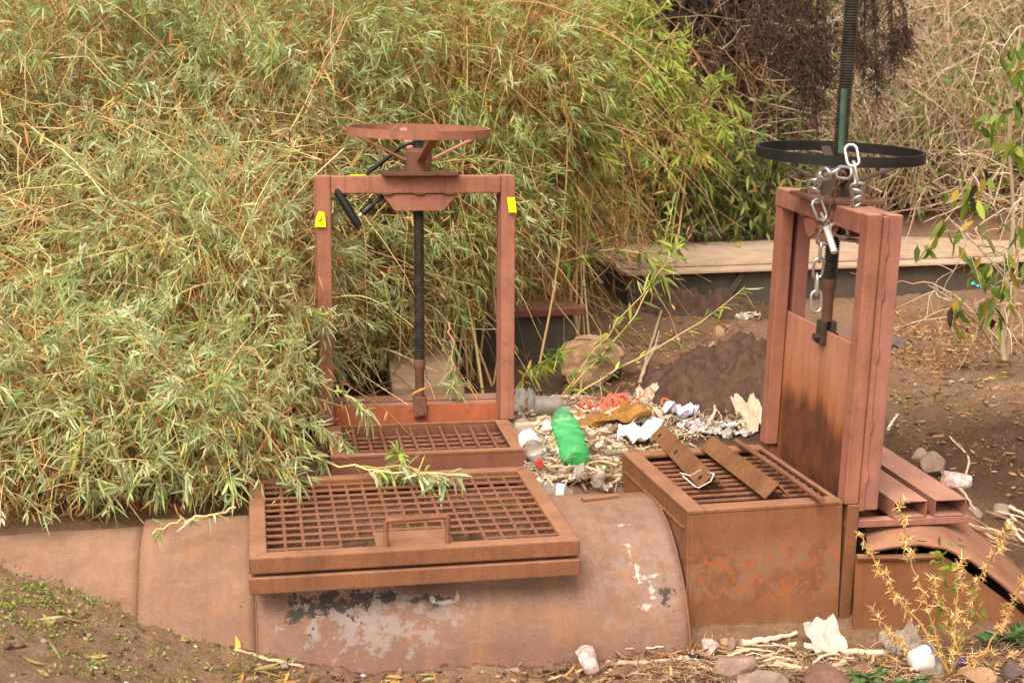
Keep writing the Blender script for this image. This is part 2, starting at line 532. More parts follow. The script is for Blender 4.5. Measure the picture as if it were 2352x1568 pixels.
def rockmat(name, c1, c2, scale=14):
    m, nt, b, out = newmat(name)
    vec = nmap(nt)
    n1 = noise(nt, vec, scale, 9, .72)
    n2 = noise(nt, vec, scale * 6, 6, .7)
    col = mix(nt, ramp(nt, n1, [(.42, 0.), (.58, 1.)]), c1, c2)
    col = mix(nt, 1., col, ramp(nt, n2, [(.3, .78), (.7, 1.18)]), 'MULTIPLY')
    nt.links.new(col, b.inputs['Base Color'])
    b.inputs['Roughness'].default_value = .9
    bump(nt, mth(nt, 'ADD', n1, mth(nt, 'MULTIPLY', n2, .3)), .6, .01, b)
    return m
M['dark_soil'] = rockmat('dark_turned_soil', S(90, 63, 46), S(66, 46, 34), 24)
M['rock_pink'] = rockmat('pink_white_stone', S(164, 122, 118), S(208, 190, 182), 40)
M['rock_grey'] = rockmat('grey_stone', S(150, 124, 110), S(126, 104, 92))
M['rock_tan'] = rockmat('tan_stone', S(172, 136, 106), S(150, 116, 88), 9)
M['rock_brown'] = rockmat('brown_stone', S(124, 92, 74), S(104, 76, 60))
M['rock_dark'] = rockmat('dark_slate', S(110, 92, 84), S(88, 74, 68))

# ------------------------------------------------------------------ ground
P_R = np.array([.446, 4.476])                  # pipe axis, right end (plan)
AX = np.array([-.9849, -.1732])                # pipe axis direction, to the left
AXN = np.array([.1732, -.9849])                # towards the camera
PZ, PR = -.045, .452
def pipe_dist(x, y):
    return (x - P_R[0]) * AXN[0] + (y - P_R[1]) * AXN[1]
def pipe_along(x, y):
    return (x - P_R[0]) * AX[0] + (y - P_R[1]) * AX[1]

CTRL = np.array([
    (-3.2, 3.9, .5), (-1.75, 4.02, .39), (-1.45, 4.0, .35), (-1.25, 3.93, .30), (-1.05, 3.85, .24), (-.74, 3.83, .145), (-.46, 3.87, .09), (0, 3.95, .07), (.54, 4.02, .055), (.95, 4.12, .06), (1.5, 4.1, .05), (2.2, 4.1, .08),
    (-1.17, 3.2, .3), (-.6, 3.4, .11), (0, 3.4, .05), (.6, 3.4, .03), (1.3, 3.4, .03), (2.4, 3.2, .05),
    (-2.4, 2.0, .4), (0, 1.5, .02), (2, 1.5, .03), (0, 0, .05), (-4, 0, .1), (4, 0, .1),
    (-3.2, 4.9, .62), (-1.8, 4.9, .40), (-1.5, 4.45, .35), (-1.0, 4.9, .36), (-.3, 4.75, .36), (.2, 4.72, .35), (.35, 5.1, .36), (-.3, 5.8, .36), (.5, 5.7, .38), (.9, 5.5, .36),
    (1.25, 4.95, .30), (1.55, 4.6, .22), (1.9, 4.55, .24), (1.55, 4.95, .34), (1.45, 5.4, .40), (2.2, 5.0, .38), (3, 4.6, .4),
    (-3, 7, .6), (-1.5, 7, .45), (-.1, 6.5, .27), (.7, 6.5, .38), (1.2, 6.4, .40), (2, 6.3, .42), (3.2, 6.5, .48),
    (-1, 8.5, .42), (.6, 8.0, .34), (1.5, 8.1, .315), (2.6, 8.2, .30), (3.3, 8.7, .32), (4.2, 8.6, .36),
    (-3, 10, .6), (0, 10, .45), (1.5, 10.2, .5), (3, 10.2, .62), (5, 10.2, .9), (1.2, 13, .5), (3, 12.5, .9), (5, 12.5, 1.3),
    (-5, 13, .9), (-7, 5, 1.0), (7, 5, .8), (7, 9, 1.1), (-8, 10, 1.2), (7, 14, 1.6), (-7, 15, 1.4), (0, 15, .6)])
def _tps(r2):
    return np.where(r2 > 0, .5 * r2 * np.log(np.maximum(r2, 1e-12)), 0)
_c = CTRL[:, :2]
_n = len(_c)
_K = _tps(((_c[:, None] - _c[None]) ** 2).sum(-1)) + np.eye(_n) * .004
_A = np.zeros((_n + 3, _n + 3))
_A[:_n, :_n] = _K
_A[:_n, _n:] = np.c_[np.ones(_n), _c]
_A[_n:, :_n] = _A[:_n, _n:].T
_w = np.linalg.solve(_A, np.r_[CTRL[:, 2], 0, 0, 0])
def gz0(x, y):
    x, y = np.atleast_1d(np.asarray(x, float)), np.atleast_1d(np.asarray(y, float))
    xc, yc = np.clip(x, -7, 7), np.clip(y, 0, 15)
    z = np.zeros(x.shape)
    for i in range(_n):
        z += _w[i] * _tps((xc - _c[i, 0]) ** 2 + (yc - _c[i, 1]) ** 2)
    z += _w[_n] + _w[_n + 1] * xc + _w[_n + 2] * yc
    z = np.clip(z, -.05, 2.5)
    z += np.clip(y - 15, 0, 26) * .36 + np.clip(np.abs(x) - 7, 0, 30) * .06
    return z
def lump(x, y):
    return (.5 * np.sin(x * 7.3 + 1.2 * np.sin(y * 5.1)) * np.sin(y * 8.7 + np.sin(x * 4.3)) + .3 * np.sin(x * 19 + 2 * np.sin(y * 13)) * np.sin(y * 23 + 1.5 * np.sin(x * 17))
            + .2 * np.sin(x * 47 + 3 * np.sin(y * 31)) * np.sin(y * 53 + 2 * np.sin(x * 39)))
def gz(x, y):
    r = gz0(x, y) + .012 * lump(np.asarray(x, float), np.asarray(y, float))
    return float(r[0]) if np.ndim(x) == 0 else r

def gpt(u, v, lift=0.):
    """where the sight line through a picture point meets the ground"""
    d = ray(u, v)
    t0 = 2.0
    for t in np.arange(2.2, 30, .03):
        p = CAM + d * t
        if p[2] < gz0(p[0], p[1])[0] + lift:
            break
    return CAM + d * (t - .015)

GATE_R = Vector((.9215, 4.596, .46))
YAW_R = -1.36
GATE_L = Vector((-.342, 5.24, .46))
YAW_L = .1568
DIMS_R = dict(W=.69, H=.872, D=.109, wo=.684, do=.49, wi=.566, di=.415, y1=.02, hw=1.03)
DIMS_L = dict(W=.71, H=.893, D=.107, wo=.660, do=.425, wi=.560, di=.385, y1=.012, hw=1.062)

def build_ground():
    def axis(lo, hi, clo, chi, fine, coarse):
        a = [clo]
        st = fine
        while a[-1] > lo:
            st = min(st * 1.18, coarse)
            a.append(a[-1] - st)
        b = list(np.arange(clo + fine, chi, fine))
        c = [chi]
        st = fine
        while c[-1] < hi:
            st = min(st * 1.18, coarse)
            c.append(c[-1] + st)
        return np.array(a[::-1] + b + c)
    xs = axis(-40, 40, -1.9, 2.5, .016, 3)
    ys = axis(-6, 60, 3.0, 6.6, .016, 3)
    X, Y = np.meshgrid(xs, ys)
    x, y = X.ravel(), Y.ravel()
    z = gz0(x, y)
    r1 = rng.normal(size=x.shape)
    near = np.exp(-((np.maximum(0, np.abs(x) - 3)) ** 2 + (np.maximum(0, np.abs(y - 5) - 3)) ** 2) / 4)
    z = z + .012 * lump(x, y) + .0022 * r1 * near
    from mathutils import noise as mn
    fz = np.zeros(len(x))
    for q in np.nonzero((np.abs(x) < 4.5) & (y > 2.5) & (y < 13))[0]:
        fz[q] = mn.fractal(Vector((x[q] * 9, y[q] * 9, 0)), .8, 2.1, 5)
    z = z + (.011 + .016 * np.clip((x - .9) / .5, 0, 1) * np.clip((y - 4.5) / .3, 0, 1) * np.clip((7.2 - y) / .8, 0, 1)) * fz
    # the hollow inside pipe and boxes
    d = pipe_dist(x, y)
    al = pipe_along(x, y)
    inside = (np.abs(d) < .43) & (al > 0) & (al < 2.6)
    zp = PZ + np.sqrt(np.maximum(PR ** 2 - d ** 2, 0))
    z = np.where(inside & (z < zp - .02) & (al < 1.35), -.42, z)
    for g, yaw, D in ((GATE_R, YAW_R, DIMS_R), (GATE_L, YAW_L, DIMS_L)):
        c, s = cos(yaw), sin(yaw)
        lx = (x - g.x) * c + (y - g.y) * s
        ly = -(x - g.x) * s + (y - g.y) * c
        z = np.where((np.abs(lx) < D['wo'] / 2 - .02) & (ly > -D['do'] + .02) & (ly < -.01), -.42, z)
    nx, ny = len(xs), len(ys)
    me = bpy.data.meshes.new('ground')
    i = np.arange((nx - 1) * (ny - 1))
    r, c = i // (nx - 1), i % (nx - 1)
    a = r * nx + c
    quads = np.stack([a, a + 1, a + nx + 1, a + nx], 1)
    me.vertices.add(len(x))
    me.vertices.foreach_set('co', np.stack([x, y, z], 1).ravel())
    me.loops.add(quads.size)
    me.loops.foreach_set('vertex_index', quads.ravel())
    me.polygons.add(len(quads))
    me.polygons.foreach_set('loop_start', np.arange(0, quads.size, 4))
    me.update(calc_edges=True)
    me.polygons.foreach_set('use_smooth', np.ones(len(quads), bool))
    # dark turned soil on the right, painted shade on the hill behind the brush, pale dry grass far back
    zone = np.zeros((len(x), 4), np.float32)
    def soft(cx, cy, rx, ry):
        return np.clip(1.6 - 1.6 * np.sqrt(((x - cx) / rx) ** 2 + ((y - cy) / ry) ** 2) + .35 * lump(x * .5, y * .5), 0, 1)
    zone[:, 0] = np.maximum.reduce([soft(1.9, 5.0, 1.2, .9), soft(.85, 5.6, .45, .5), soft(.2, 6.5, .9, .6), soft(-1.2, 6, 1.6, 1.6), soft(2.6, 5.4, .8, .6)])
    zone[:, 0] = np.maximum(zone[:, 0], np.clip((y - 12.6) / 1.2, 0, 1) * np.clip((x - 1.6) / .8, 0, 1))  # far hill coloured dark to stand for shaded gaps between the twigs
    zone[:, 1] = np.clip((y - 10.6) / .8, 0, 1) * np.clip((3.0 - x) / .8, 0, 1) * np.clip((24 - y) / 4, 0, 1)
    zone[:, 3] = 1
    at = me.attributes.new('zone', 'FLOAT_COLOR', 'POINT')
    at.data.foreach_set('color', zone.ravel())
    me.materials.append(M['soil'])
    o = bpy.data.objects.new('ground', me)
    COL.objects.link(o)
    tag(o, kind='structure')
build_ground()

# ------------------------------------------------------------------ the big half buried pipe
HATCH_C = Vector((-.330, 4.318, .4226))
HATCH_YAW, HATCH_W, HATCH_D = .1745, .9225, .794
def in_hatch(x, y, m):
    c, s = cos(HATCH_YAW), sin(HATCH_YAW)
    lx = (x - HATCH_C.x) * c + (y - HATCH_C.y) * s
    ly = -(x - HATCH_C.x) * s + (y - HATCH_C.y) * c
    return abs(lx) < HATCH_W / 2 - m and abs(ly) < HATCH_D / 2 - m

def pipe_section(name, a0, a1, r, parent, hole=False, dz=0., da=.03):
    na = int((a1 - a0) / da) + 1
    angs = np.radians(np.arange(-120, 121, 2.5))
    vs, fs, uv = [], [], []
    rn = random.Random(3)
    for i in range(na + 1):
        a = a0 + (a1 - a0) * i / na
        for t in angs:
            rr = r + .0016 * sin(a * 9 + t * 3) + .001 * sin(a * 23 - t * 11)
            p = P_R + AX * a + AXN * (rr * sin(t))
            vs.append((p[0], p[1], PZ + dz + rr * cos(t)))
            uv.append((a, t * r))
    k = len(angs)
    k = len(angs)
    for i in range(na):
        for j in range(k - 1):
            f = (i * k + j, i * k + j + 1, (i + 1) * k + j + 1, (i + 1) * k + j)
            c = np.mean([vs[q] for q in f], axis=0)
            if hole and c[2] > 0 and abs(pipe_dist(c[0], c[1])) < .30 and in_hatch(c[0], c[1], .03):
                continue
            fs.append(f)
    mb = MB().add(vs, fs)
    o = mb.build(name, M['pipe'], parent, smooth=60)
    me = o.data
    ul = me.uv_layers.new(name='UVMap')
    li = np.empty(len(me.loops), np.int32)
    me.loops.foreach_get('vertex_index', li)
    ul.data.foreach_set('uv', np.array(uv, np.float32)[li].ravel())
    so = o.modifiers.new('wall', 'SOLIDIFY')
    so.thickness = .009
    so.offset = 1
    me.materials.append(M['shade_inner'])  # inner faces take the painted shade colour
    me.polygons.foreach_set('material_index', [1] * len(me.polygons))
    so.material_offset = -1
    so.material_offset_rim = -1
    return o

pipe = empty('steel_pipe', (0, 0, 0))
tag(pipe, 'large rusty steel pipe lying half buried across the foreground under the square grating hatch', 'pipe')
pipe_section('pipe_wall', .0, 1.238, PR, pipe, hole=True)
pipe_section('pipe_wall', 1.240, 1.558, PR - .006, pipe, dz=-.004)
pipe_section('pipe_wall', 1.560, 3.4, PR - .02, pipe, dz=-.012)
def weld_ring(a, r, dz=0., w=.003, amp=.0012):
    pts, rs = [], []
    for t in np.radians(np.arange(-100, 101, 1.2)):
        p = P_R + AX * a + AXN * (r * sin(t))
        pts.append((p[0] + random.uniform(-amp, amp) * .5, p[1], PZ + dz + r * cos(t)))
        rs.append(w + random.uniform(-amp, amp))
    return MB().tube(pts, rs, 6).build('weld_seam', M['rust'], pipe, smooth=80)
weld_ring(1.239, PR + .0005)
weld_ring(1.559, PR - .008, -.005)
weld_ring(.004, PR + .0005, 0, .003)
def shade_floor(x0, x1, y0, y1, z, c, yaw):  # added black floor sheet, keeps the gaps between the bars dark
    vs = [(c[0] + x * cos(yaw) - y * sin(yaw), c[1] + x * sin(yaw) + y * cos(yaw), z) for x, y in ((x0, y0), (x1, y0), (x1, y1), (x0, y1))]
    o = MB().add(vs, [(0, 1, 2, 3)]).build('shade_floor', M['shade_inner'])
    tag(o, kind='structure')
shade_floor(-.62, .70, -.40, .40, -.14, (-.330, 4.338), HATCH_YAW)
shade_floor(-.315, .315, -.40, -.02, .10, GATE_L, YAW_L)
shade_floor(-.32, .32, -.46, -.02, .12, GATE_R, YAW_R)
# little lifting lug on the crown, to the right of the hatch
q0, q1 = atz(1337, 1146, .415), atz(1420, 1137, .415)
MB().tube([(q0[0], q0[1], .412), (q1[0], q1[1], .412)], .009, 8).build('lifting_lug', M['rust'], pipe, smooth=60)

# collar under the hatch
hc = empty('hatch_collar', HATCH_C, (0, 0, HATCH_YAW))
def square_ring(mb, w, d, t, z0, z1):
    mb.box(-w / 2, w / 2, -d / 2, -d / 2 + t, z0, z1)
    mb.box(-w / 2, w / 2, d / 2 - t, d / 2, z0, z1)
    mb.box(-w / 2, -w / 2 + t, -d / 2 + t, d / 2 - t, z0, z1)
    mb.box(w / 2 - t, w / 2, -d / 2 + t, d / 2 - t, z0, z1)
    return mb
tag(hc, 'lower square steel collar welded on the pipe beneath the lifted grating lid', 'hatch frame')
square_ring(MB(), HATCH_W + .004, HATCH_D + .004, .05, -.105, -.058).build('collar_frame', M['rust'], hc, bevel=.004)

# grating lid
lid = empty('grating_lid', HATCH_C, (0, 0, HATCH_YAW))
tag(lid, 'square rusty hatch lid of ribbed bars with a bent bar handle, lying on the pipe', 'grating hatch')
mb = MB()
w, d, t = HATCH_W, HATCH_D, .050
for sgn in (-1, 1):     # mitred frame of square tube
    mb.prism([(-w / 2, sgn * d / 2), (w / 2, sgn * d / 2), (w / 2 - t, sgn * (d / 2 - t)), (-w / 2 + t, sgn * (d / 2 - t))], -.048, 0, 'z')
    mb.prism([(sgn * w / 2, -d / 2 + .0008), (sgn * w / 2, d / 2 - .0008), (sgn * (w / 2 - t), d / 2 - t), (sgn * (w / 2 - t), -d / 2 + t)], -.048, -.0006, 'z')
mb.build('lid_frame', M['rust'], lid, bevel=.005)
NB, NC = 11, 15
ys_ = [-d / 2 + t + (d - 2 * t) * (i + .6) / (NB + .2) for i in range(NB)]
xs_ = [-w / 2 + t + (w - 2 * t) * (i + 1) / (NC + 1) for i in range(NC)]
PX0, PX1 = -.112, .106        # plate
GX0, GX1 = -.202, .198          # cut-out
for i, yy in enumerate(ys_):
    j = random.uniform(-.003, .003)
    segs = [(-w / 2 + t - .01, w / 2 - t + .01)]
    if i == 0: segs = [(-w / 2 + t - .01, GX0), (GX1, w / 2 - t + .01)]
    if i == 1: segs = [(-w / 2 + t - .01, PX0 + .005), (PX1 - .005, w / 2 - t + .01)]
    if i == 2: segs = [(-w / 2 + t - .01, w / 2 - t + .01)]
    for a, b in segs:
        MB().ribbed((a, yy + j, -.010), (b, yy - j, -.010), .0056, slant=.6).build('grate_bar', M['rebar'], lid, smooth=50)
for xx in xs_:
    y0 = -d / 2 + t - .01
    if GX0 < xx < GX1: y0 = ys_[1] - .004 if not (PX0 < xx < PX1) else ys_[1]
    MB().ribbed((xx, y0, -.0150), (xx, d / 2 - t + .01, -.0150), .0056, pitch=.012).build('cross_bar', M['rebar'], lid, smooth=50)
MB().box(PX0, PX1, -d / 2 + t - .006, -d / 2 + t + .115, -.004, .002).build('handle_plate', M['rust'], lid, bevel=.002)
hz = .075
MB().ribbed((-.085, -d / 2 + .034, -.004), (-.085, -d / 2 + .034, hz), .0075, slant=.6).ribbed((-.085, -d / 2 + .034, hz), (.088, -d / 2 + .034, hz + .004), .0075, slant=.6).ribbed(
    (.088, -d / 2 + .034, hz + .004), (.088, -d / 2 + .034, -.004), .0075, slant=.6).build('handle', M['rebar'], lid, smooth=50)

# ------------------------------------------------------------------ sluice gates with their boxes
def ring_mesh(R, h, t, z1, n=72):
    return MB().lathe([(R, z1 - h), (R, z1), (R - t, z1), (R - t, z1 - h), (R, z1 - h)], n, cap=False)

def intake_box(loc, yaw, D, label, near_material, deep):
    b = empty('intake_box', loc, (0, 0, yaw))
    tag(b, label, 'intake box', None)
    wo, do, wi, di, y1 = D['wo'], D['do'], D['wi'], D['di'], D['y1']
    yb = -.003
    t = .008
    w_ = MB()
    w_.box(-wo / 2, wo / 2, -do, -do + t, -deep, -.012)
    w_.box(-wo / 2, -wo / 2 + t, -do + t, yb, -deep, -.012)
    w_.box(wo / 2 - t, wo / 2, -do + t, yb, -deep, -.012)
    w_.box(-wo / 2 + t, wo / 2 - t, yb - t, yb, -deep, -.012)
    w_.build('box_wall', near_material, b, bevel=.002)
    r = MB()
    r.box(-wo / 2 - .002, wo / 2 + .002, -do - .002, -y1 - di, -.012, 0)
    r.box(-wo / 2 - .002, wo / 2 + .002, -y1, yb, -.012, 0)
    r.box(-wo / 2 - .002, -wi / 2, -y1 - di, -y1, -.012, 0)
    r.box(wi / 2, wo / 2 + .002, -y1 - di, -y1, -.012, 0)
    r.build('rim', M['rust'], b, bevel=.003)
    return b

def grating(b, D, top_n, low_n, top_ribbed):
    wi, di, y1 = D['wi'], D['di'], D['y1']
    for i in range(top_n):
        x = -wi / 2 + wi * (i + .75 + random.uniform(-.07, .07)) / (top_n + .5)
        p, q = (x, -y1 - di - .015, -.020), (x + random.uniform(-.004, .004), -y1 + .012, -.020)
        (MB().ribbed(p, q, .0062, slant=.6) if top_ribbed else MB().tube([p, q], .0066, 8)).build('grate_bar', M['rebar'], b, smooth=50)
    for i in range(low_n):
        y = -y1 - di + di * (i + .5) / (low_n + .5)
        MB().ribbed((-wi / 2 - .01, y, -.036), (wi / 2 + .01, y, -.036), .0062, slant=.6).build('cross_bar', M['rebar'], b, smooth=50)

def bolt(mb, x, y, z, r=.011, h=.009):
    mb.prism([(x + r * cos(a * pi / 3), y + r * sin(a * pi / 3)) for a in range(6)], z, z + h, 'z')

def sluice_gate(loc, yaw, tilt, D, label, zp, ztop, wheel_mat, spoke_off, wheel_tilt, hub_mat, beam_over=False, panel_h=.5, deep=.42, plate_dx=.0, sr=1.0):
    g = empty('sluice_gate', loc, (Matrix.Rotation(tilt[0], 3, 'X') @ Matrix.Rotation(tilt[1], 3, 'Y') @ Matrix.Rotation(yaw, 3, 'Z')).to_euler())
    tag(g, label, 'sluice gate')
    W, H = D['W'], D['H']
    for s in (-1, 1):
        X0, X1 = sorted((s * (W / 2 - .052), s * W / 2))
        zb = -.012 if s < 0 else .0
        ztp = H - .064 if (beam_over and s < 0) else H
        po = MB().box(X0, X1, 0, .046, .0005, ztp).build('post', M['primer'], g, bevel=.004)
        MB().box(X0, X1, .064, .110, -.02, ztp - .001).build('guide_rail', M['primer_pink'], po, bevel=.004)
        rx0, rx1 = sorted((s * (W / 2 - .018), s * (W / 2 + .005)))
        MB().box(rx0, rx1, .047, .063, -.02, ztp - .006).build('web_strip', M['primer'], po, bevel=.002)
        # weld lumps down the strip
        for k in range(5):
            z = H * (.1 + .2 * k) + random.uniform(-.03, .03)
            x = s * (W / 2 + .003)
            MB().tube([(x, .064, z - .022), (x + s * .002, .065, z), (x, .064, z + .022)], [.003, .0055, .003], 6).build('weld_bead', M['primer'], po, smooth=60)
        fx0, fx1 = sorted((s * (W / 2 - .035), s * (W / 2 + .003)))
        MB().box(fx0, fx1, .012, .050, -deep, -.0008).build('flange', M['rust'], po, bevel=.003)
    bx0 = -W / 2 - .0 if beam_over else -W / 2 + .053
    bx1 = W / 2 - .053
    be = MB().box(bx0, bx1, -.004, .050, H - .063, H - .001).build('beam', M['primer'], g, bevel=.004)
    MB().box(bx0, bx1, .0545, .112, H - .063, H - .003).build('beam', M['primer_pink'], g, bevel=.004)
    c = plate_dx
    bp = MB().box(c - .135, c + .135, -.045, .15, H + .0005, H + .0135).build('bearing_plate', M['hub'], g, bevel=.002)
    for sx in (-.09, .09):
        for yy in (-.015, .12):
            bo = MB()
            bolt(bo, c + sx, yy, H + .0135)
            bo.build('bolt_head', M['hub'], bp)
    gp_ = [(c - .135, H - .066), (c + .135, H - .066), (c + .085, H - .125), (c - .09, H - .125)]
    MB().prism(gp_, .004, .012).build('gusset', M['primer'], g, bevel=.0015)
    MB().prism([(x - .004, z) for x, z in gp_], .098, .106).build('gusset', M['primer_pink'], g, bevel=.0015)
    for cx in (c - .115, c, c + .105):
        MB().tube([(cx - .02, -.001, H - .0645), (cx, -.004, H - .0655), (cx + .02, -.001, H - .0645)], [.003, .005, .003], 6).build('weld_bead', M['hub'], be, smooth=60)
    # panel
    MB().box(-W / 2 + .020, W / 2 - .020, .0495, .0595, max(zp - panel_h, -.40), zp).build('gate_panel', M['panel_top'] if zp < .1 else M['panel'], g, bevel=.001)
    # screw, shaft, clevis
    yc = .055
    sc = MB()
    z0, p, n = zp + .165, .0082, 16
    prof = []
    z = z0
    while z < ztop:
        prof += [(.0170 * sr, z), (.0205 * sr, z + p * .3), (.0205 * sr, z + p * .55), (.0168 * sr, z + p * .8)]
        z += p
    sc.lathe(prof, n, (c, yc))
    so = sc.build('screw', M['thread'], g, smooth=30)
    MB().lathe([(.0165, zp + .03), (.0165, zp + .125), (.0195, zp + .130), (.0215, zp + .15), (.0205, zp + .17)], 16, (c, yc)).build('shaft', M['hub'], so, smooth=40)
    cl = MB()
    cl.box(c - .024, c + .024, yc - .024, yc - .006, zp - .045, zp + .032)
    cl.box(c - .024, c + .024, yc + .008, yc + .026, zp - .045, zp + .032)
    cv = cl.build('clevis', hub_mat, so, bevel=.004)
    MB().tube([(c, yc - .04, zp - .022), (c, yc + .04, zp - .022)], .0135, 6).build('clevis_bolt', hub_mat, cv)
    # hand wheel
    hw = D['hw']
    wh = empty('handwheel', (c, yc, hw - .03), (wheel_tilt[0], wheel_tilt[1], 0))
    wh.parent = g
    ring_mesh(.256, .031, .008, .03).build('rim', wheel_mat, wh, smooth=40)
    zb = H - (hw - .03)
    MB().lathe([(.049, zb + .014), (.049, zb + .082), (.040, zb + .084), (.036, zb + .094), (.026, zb + .096)], 28).build('hub', hub_mat, wh, smooth=40)
    for k in range(4):
        a = spoke_off + k * pi / 2
        e, f = Vector((cos(a), sin(a), 0)), Vector((-sin(a), cos(a), 0))
        p0, p1 = e * .044 + Vector((0, 0, zb + .052)), e * .250 + Vector((0, 0, .012))
        up = Vector((0, 0, 1))
        vs = []
        for P_ in (p0, p1):
            for hx, hy in ((-.015, -.004), (.015, -.004), (.015, .004), (-.015, .004)):
                vs.append(P_ + f * hx + up * hy)
        MB().add(vs, [(0, 3, 2, 1), (4, 5, 6, 7), (0, 1, 5, 4), (1, 2, 6, 5), (2, 3, 7, 6), (3, 0, 4, 7)]).build('spoke', wheel_mat if wheel_mat is not M['blacksteel'] else M['hub_dark'], wh, bevel=.0015)
    # two hollow tubes behind the gate
    for y0, y1 in ((.165, .275), (.300, .405)):
        x0, x1 = -W / 2 + .02, W / 2 - .005
        z0, z1, th = -.052, .002, .004
        if zp < .1: z0, z1 = -.035, .022
        tm = MB()
        tm.box(x0, x1, y0, y1, z1 - th, z1)
        tm.box(x0, x1, y0, y1, z0, z0 + th)
        tm.box(x0 + .001, x1 - .0005, y0, y0 + th, z0 + th, z1 - th)
        tm.box(x0 + .001, x1 - .0005, y1 - th, y1, z0 + th, z1 - th)
        tm.build('support_tube', M['primer_pink'], g, bevel=.0015)
    MB().box(W / 2 - .04, W / 2 - .002, .0115, .420, -.075, -.0535).build('support_bracket', M['primer_pink'], g, bevel=.002)
    return g

M['panel_top'] = rust('orange_panel_top', S(172, 96, 66), S(160, 88, 62), S(124, 70, 52), spot=.5, streak=.3)[0]
boxL = intake_box(GATE_L, YAW_L, DIMS_L, 'rusty steel intake box with bar grating in front of the red wheel gate', M['rust_dull'], .42)
grating(boxL, DIMS_L, 10, 6, False)
boxR = intake_box(GATE_R, YAW_R, DIMS_R, 'rusty steel intake box with loose angle irons lying on its grating', M['box'], .47)
grating(boxR, DIMS_R, 11, 5, True)
gateL = sluice_gate(GATE_L, YAW_L, (-.028, .004), DIMS_L, 'closed rust red sluice gate with red hand wheel and yellow tape on its posts', .055, 1.03, M['primer'], radians(-82), (.036, .012), M['hub'], plate_dx=.012)
gateR = sluice_gate(GATE_R, YAW_R, (.03, .032), DIMS_R, 'raised rust red sluice gate with black hand wheel and tall black screw', .46, 1.62, M['blacksteel'], radians(-14), (0, .01), M['hub_dark'], beam_over=True, sr=1.14)
# strap plate and weld line on the box side where the pipe meets it
def gate_pt(x, y, z, gate='R'):
    g, yaw = (GATE_R, YAW_R) if gate == 'R' else (GATE_L, YAW_L)
    return Vector((g.x + x * cos(yaw) - y * sin(yaw), g.y + x * sin(yaw) + y * cos(yaw), g.z + z))
wd = MB()
pts = []
for k in range(60):
    x = -.30 + .62 * k / 59
    pts.append((x, -DIMS_R['do'] - .003 + random.uniform(-.001, .001), -.058 + random.uniform(-.0015, .0015)))
wd.tube(pts, [.004 + random.uniform(-.001, .0012) for _ in pts], 6)
wd.build('weld_seam', M['rebar'], boxR, smooth=60)
bpy.context.view_layer.update()

# ------------------------------------------------------------------ vegetation
def unit(v):
    return v / (np.linalg.norm(v, axis=-1, keepdims=True) + 1e-9)

def mesh_np(name, co, tris, quads, col, mat, parent=None):
    me = bpy.data.meshes.new(name)
    nt_, nq = len(tris), len(quads)
    me.vertices.add(len(co))
    me.vertices.foreach_set('co', np.asarray(co, np.float32).ravel())
    li = np.concatenate([np.asarray(tris, np.int32).ravel(), np.asarray(quads, np.int32).ravel()])
    me.loops.add(len(li))
    me.loops.foreach_set('vertex_index', li)
    me.polygons.add(nt_ + nq)
    me.polygons.foreach_set('loop_start', np.concatenate([np.arange(nt_) * 3, nt_ * 3 + np.arange(nq) * 4]).astype(np.int32))
    me.update(calc_edges=True)
    me.polygons.foreach_set('use_smooth', np.ones(nt_ + nq, bool))
    at = me.attributes.new('Col', 'FLOAT_COLOR', 'POINT')
    c4 = np.ones((len(co), 4), np.float32)
    c4[:, :3] = col
    at.data.foreach_set('color', c4.ravel())
    me.materials.append(mat)
    o = bpy.data.objects.new(name, me)
    COL.objects.link(o)
    if parent is not None: o.parent = parent
    return o

def leaf_geo(base, d, L, W, curl, col, wide=.42):
    """lance-shaped leaves, 8 vertices each, drooping by curl and folded a little on the midrib"""
    n = len(base)
    d = unit(d)
    rnd = rng.normal(size=(n, 3))
    side = unit(np.cross(d, rnd))
    nor = np.cross(side, d)
    L, W, curl = L[:, None], W[:, None], curl[:, None]
    down = np.array([0, 0, -1.0])
    def P(t, w):
        return base + d * L * t + down * (curl * L * t * t) + side * W * w
    fold = nor * W * .25
    co = np.stack([P(0, 0), P(.3, .5) + fold, P(.3, 0), P(.3, -.5) + fold, P(wide + .26, .42) + fold, P(wide + .26, 0), P(wide + .26, -.42) + fold, P(1, 0)], 1).reshape(-1, 3)
    o = (np.arange(n) * 8)[:, None]
    tris = np.concatenate([o + [0, 2, 1], o + [0, 3, 2], o + [4, 5, 7], o + [5, 6, 7]])
    quads = np.concatenate([o + [1, 2, 5, 4], o + [2, 3, 6, 5]])
    return co, tris, quads, np.repeat(col, 8, 0)

def twig_pts(s, d, L, droop, seg=6, wob=.04):
    t = np.linspace(0, 1, seg + 1)[None, :, None]
    L = L[:, None, None]
    w = np.cumsum(rng.normal(size=(len(s), seg + 1, 3)), 1) * wob * L / seg
    w -= w[:, :1]
    return s[:, None] + unit(d)[:, None] * L * t + np.array([0, 0, -1.0]) * (droop[:, None, None] * L * t * t) + w

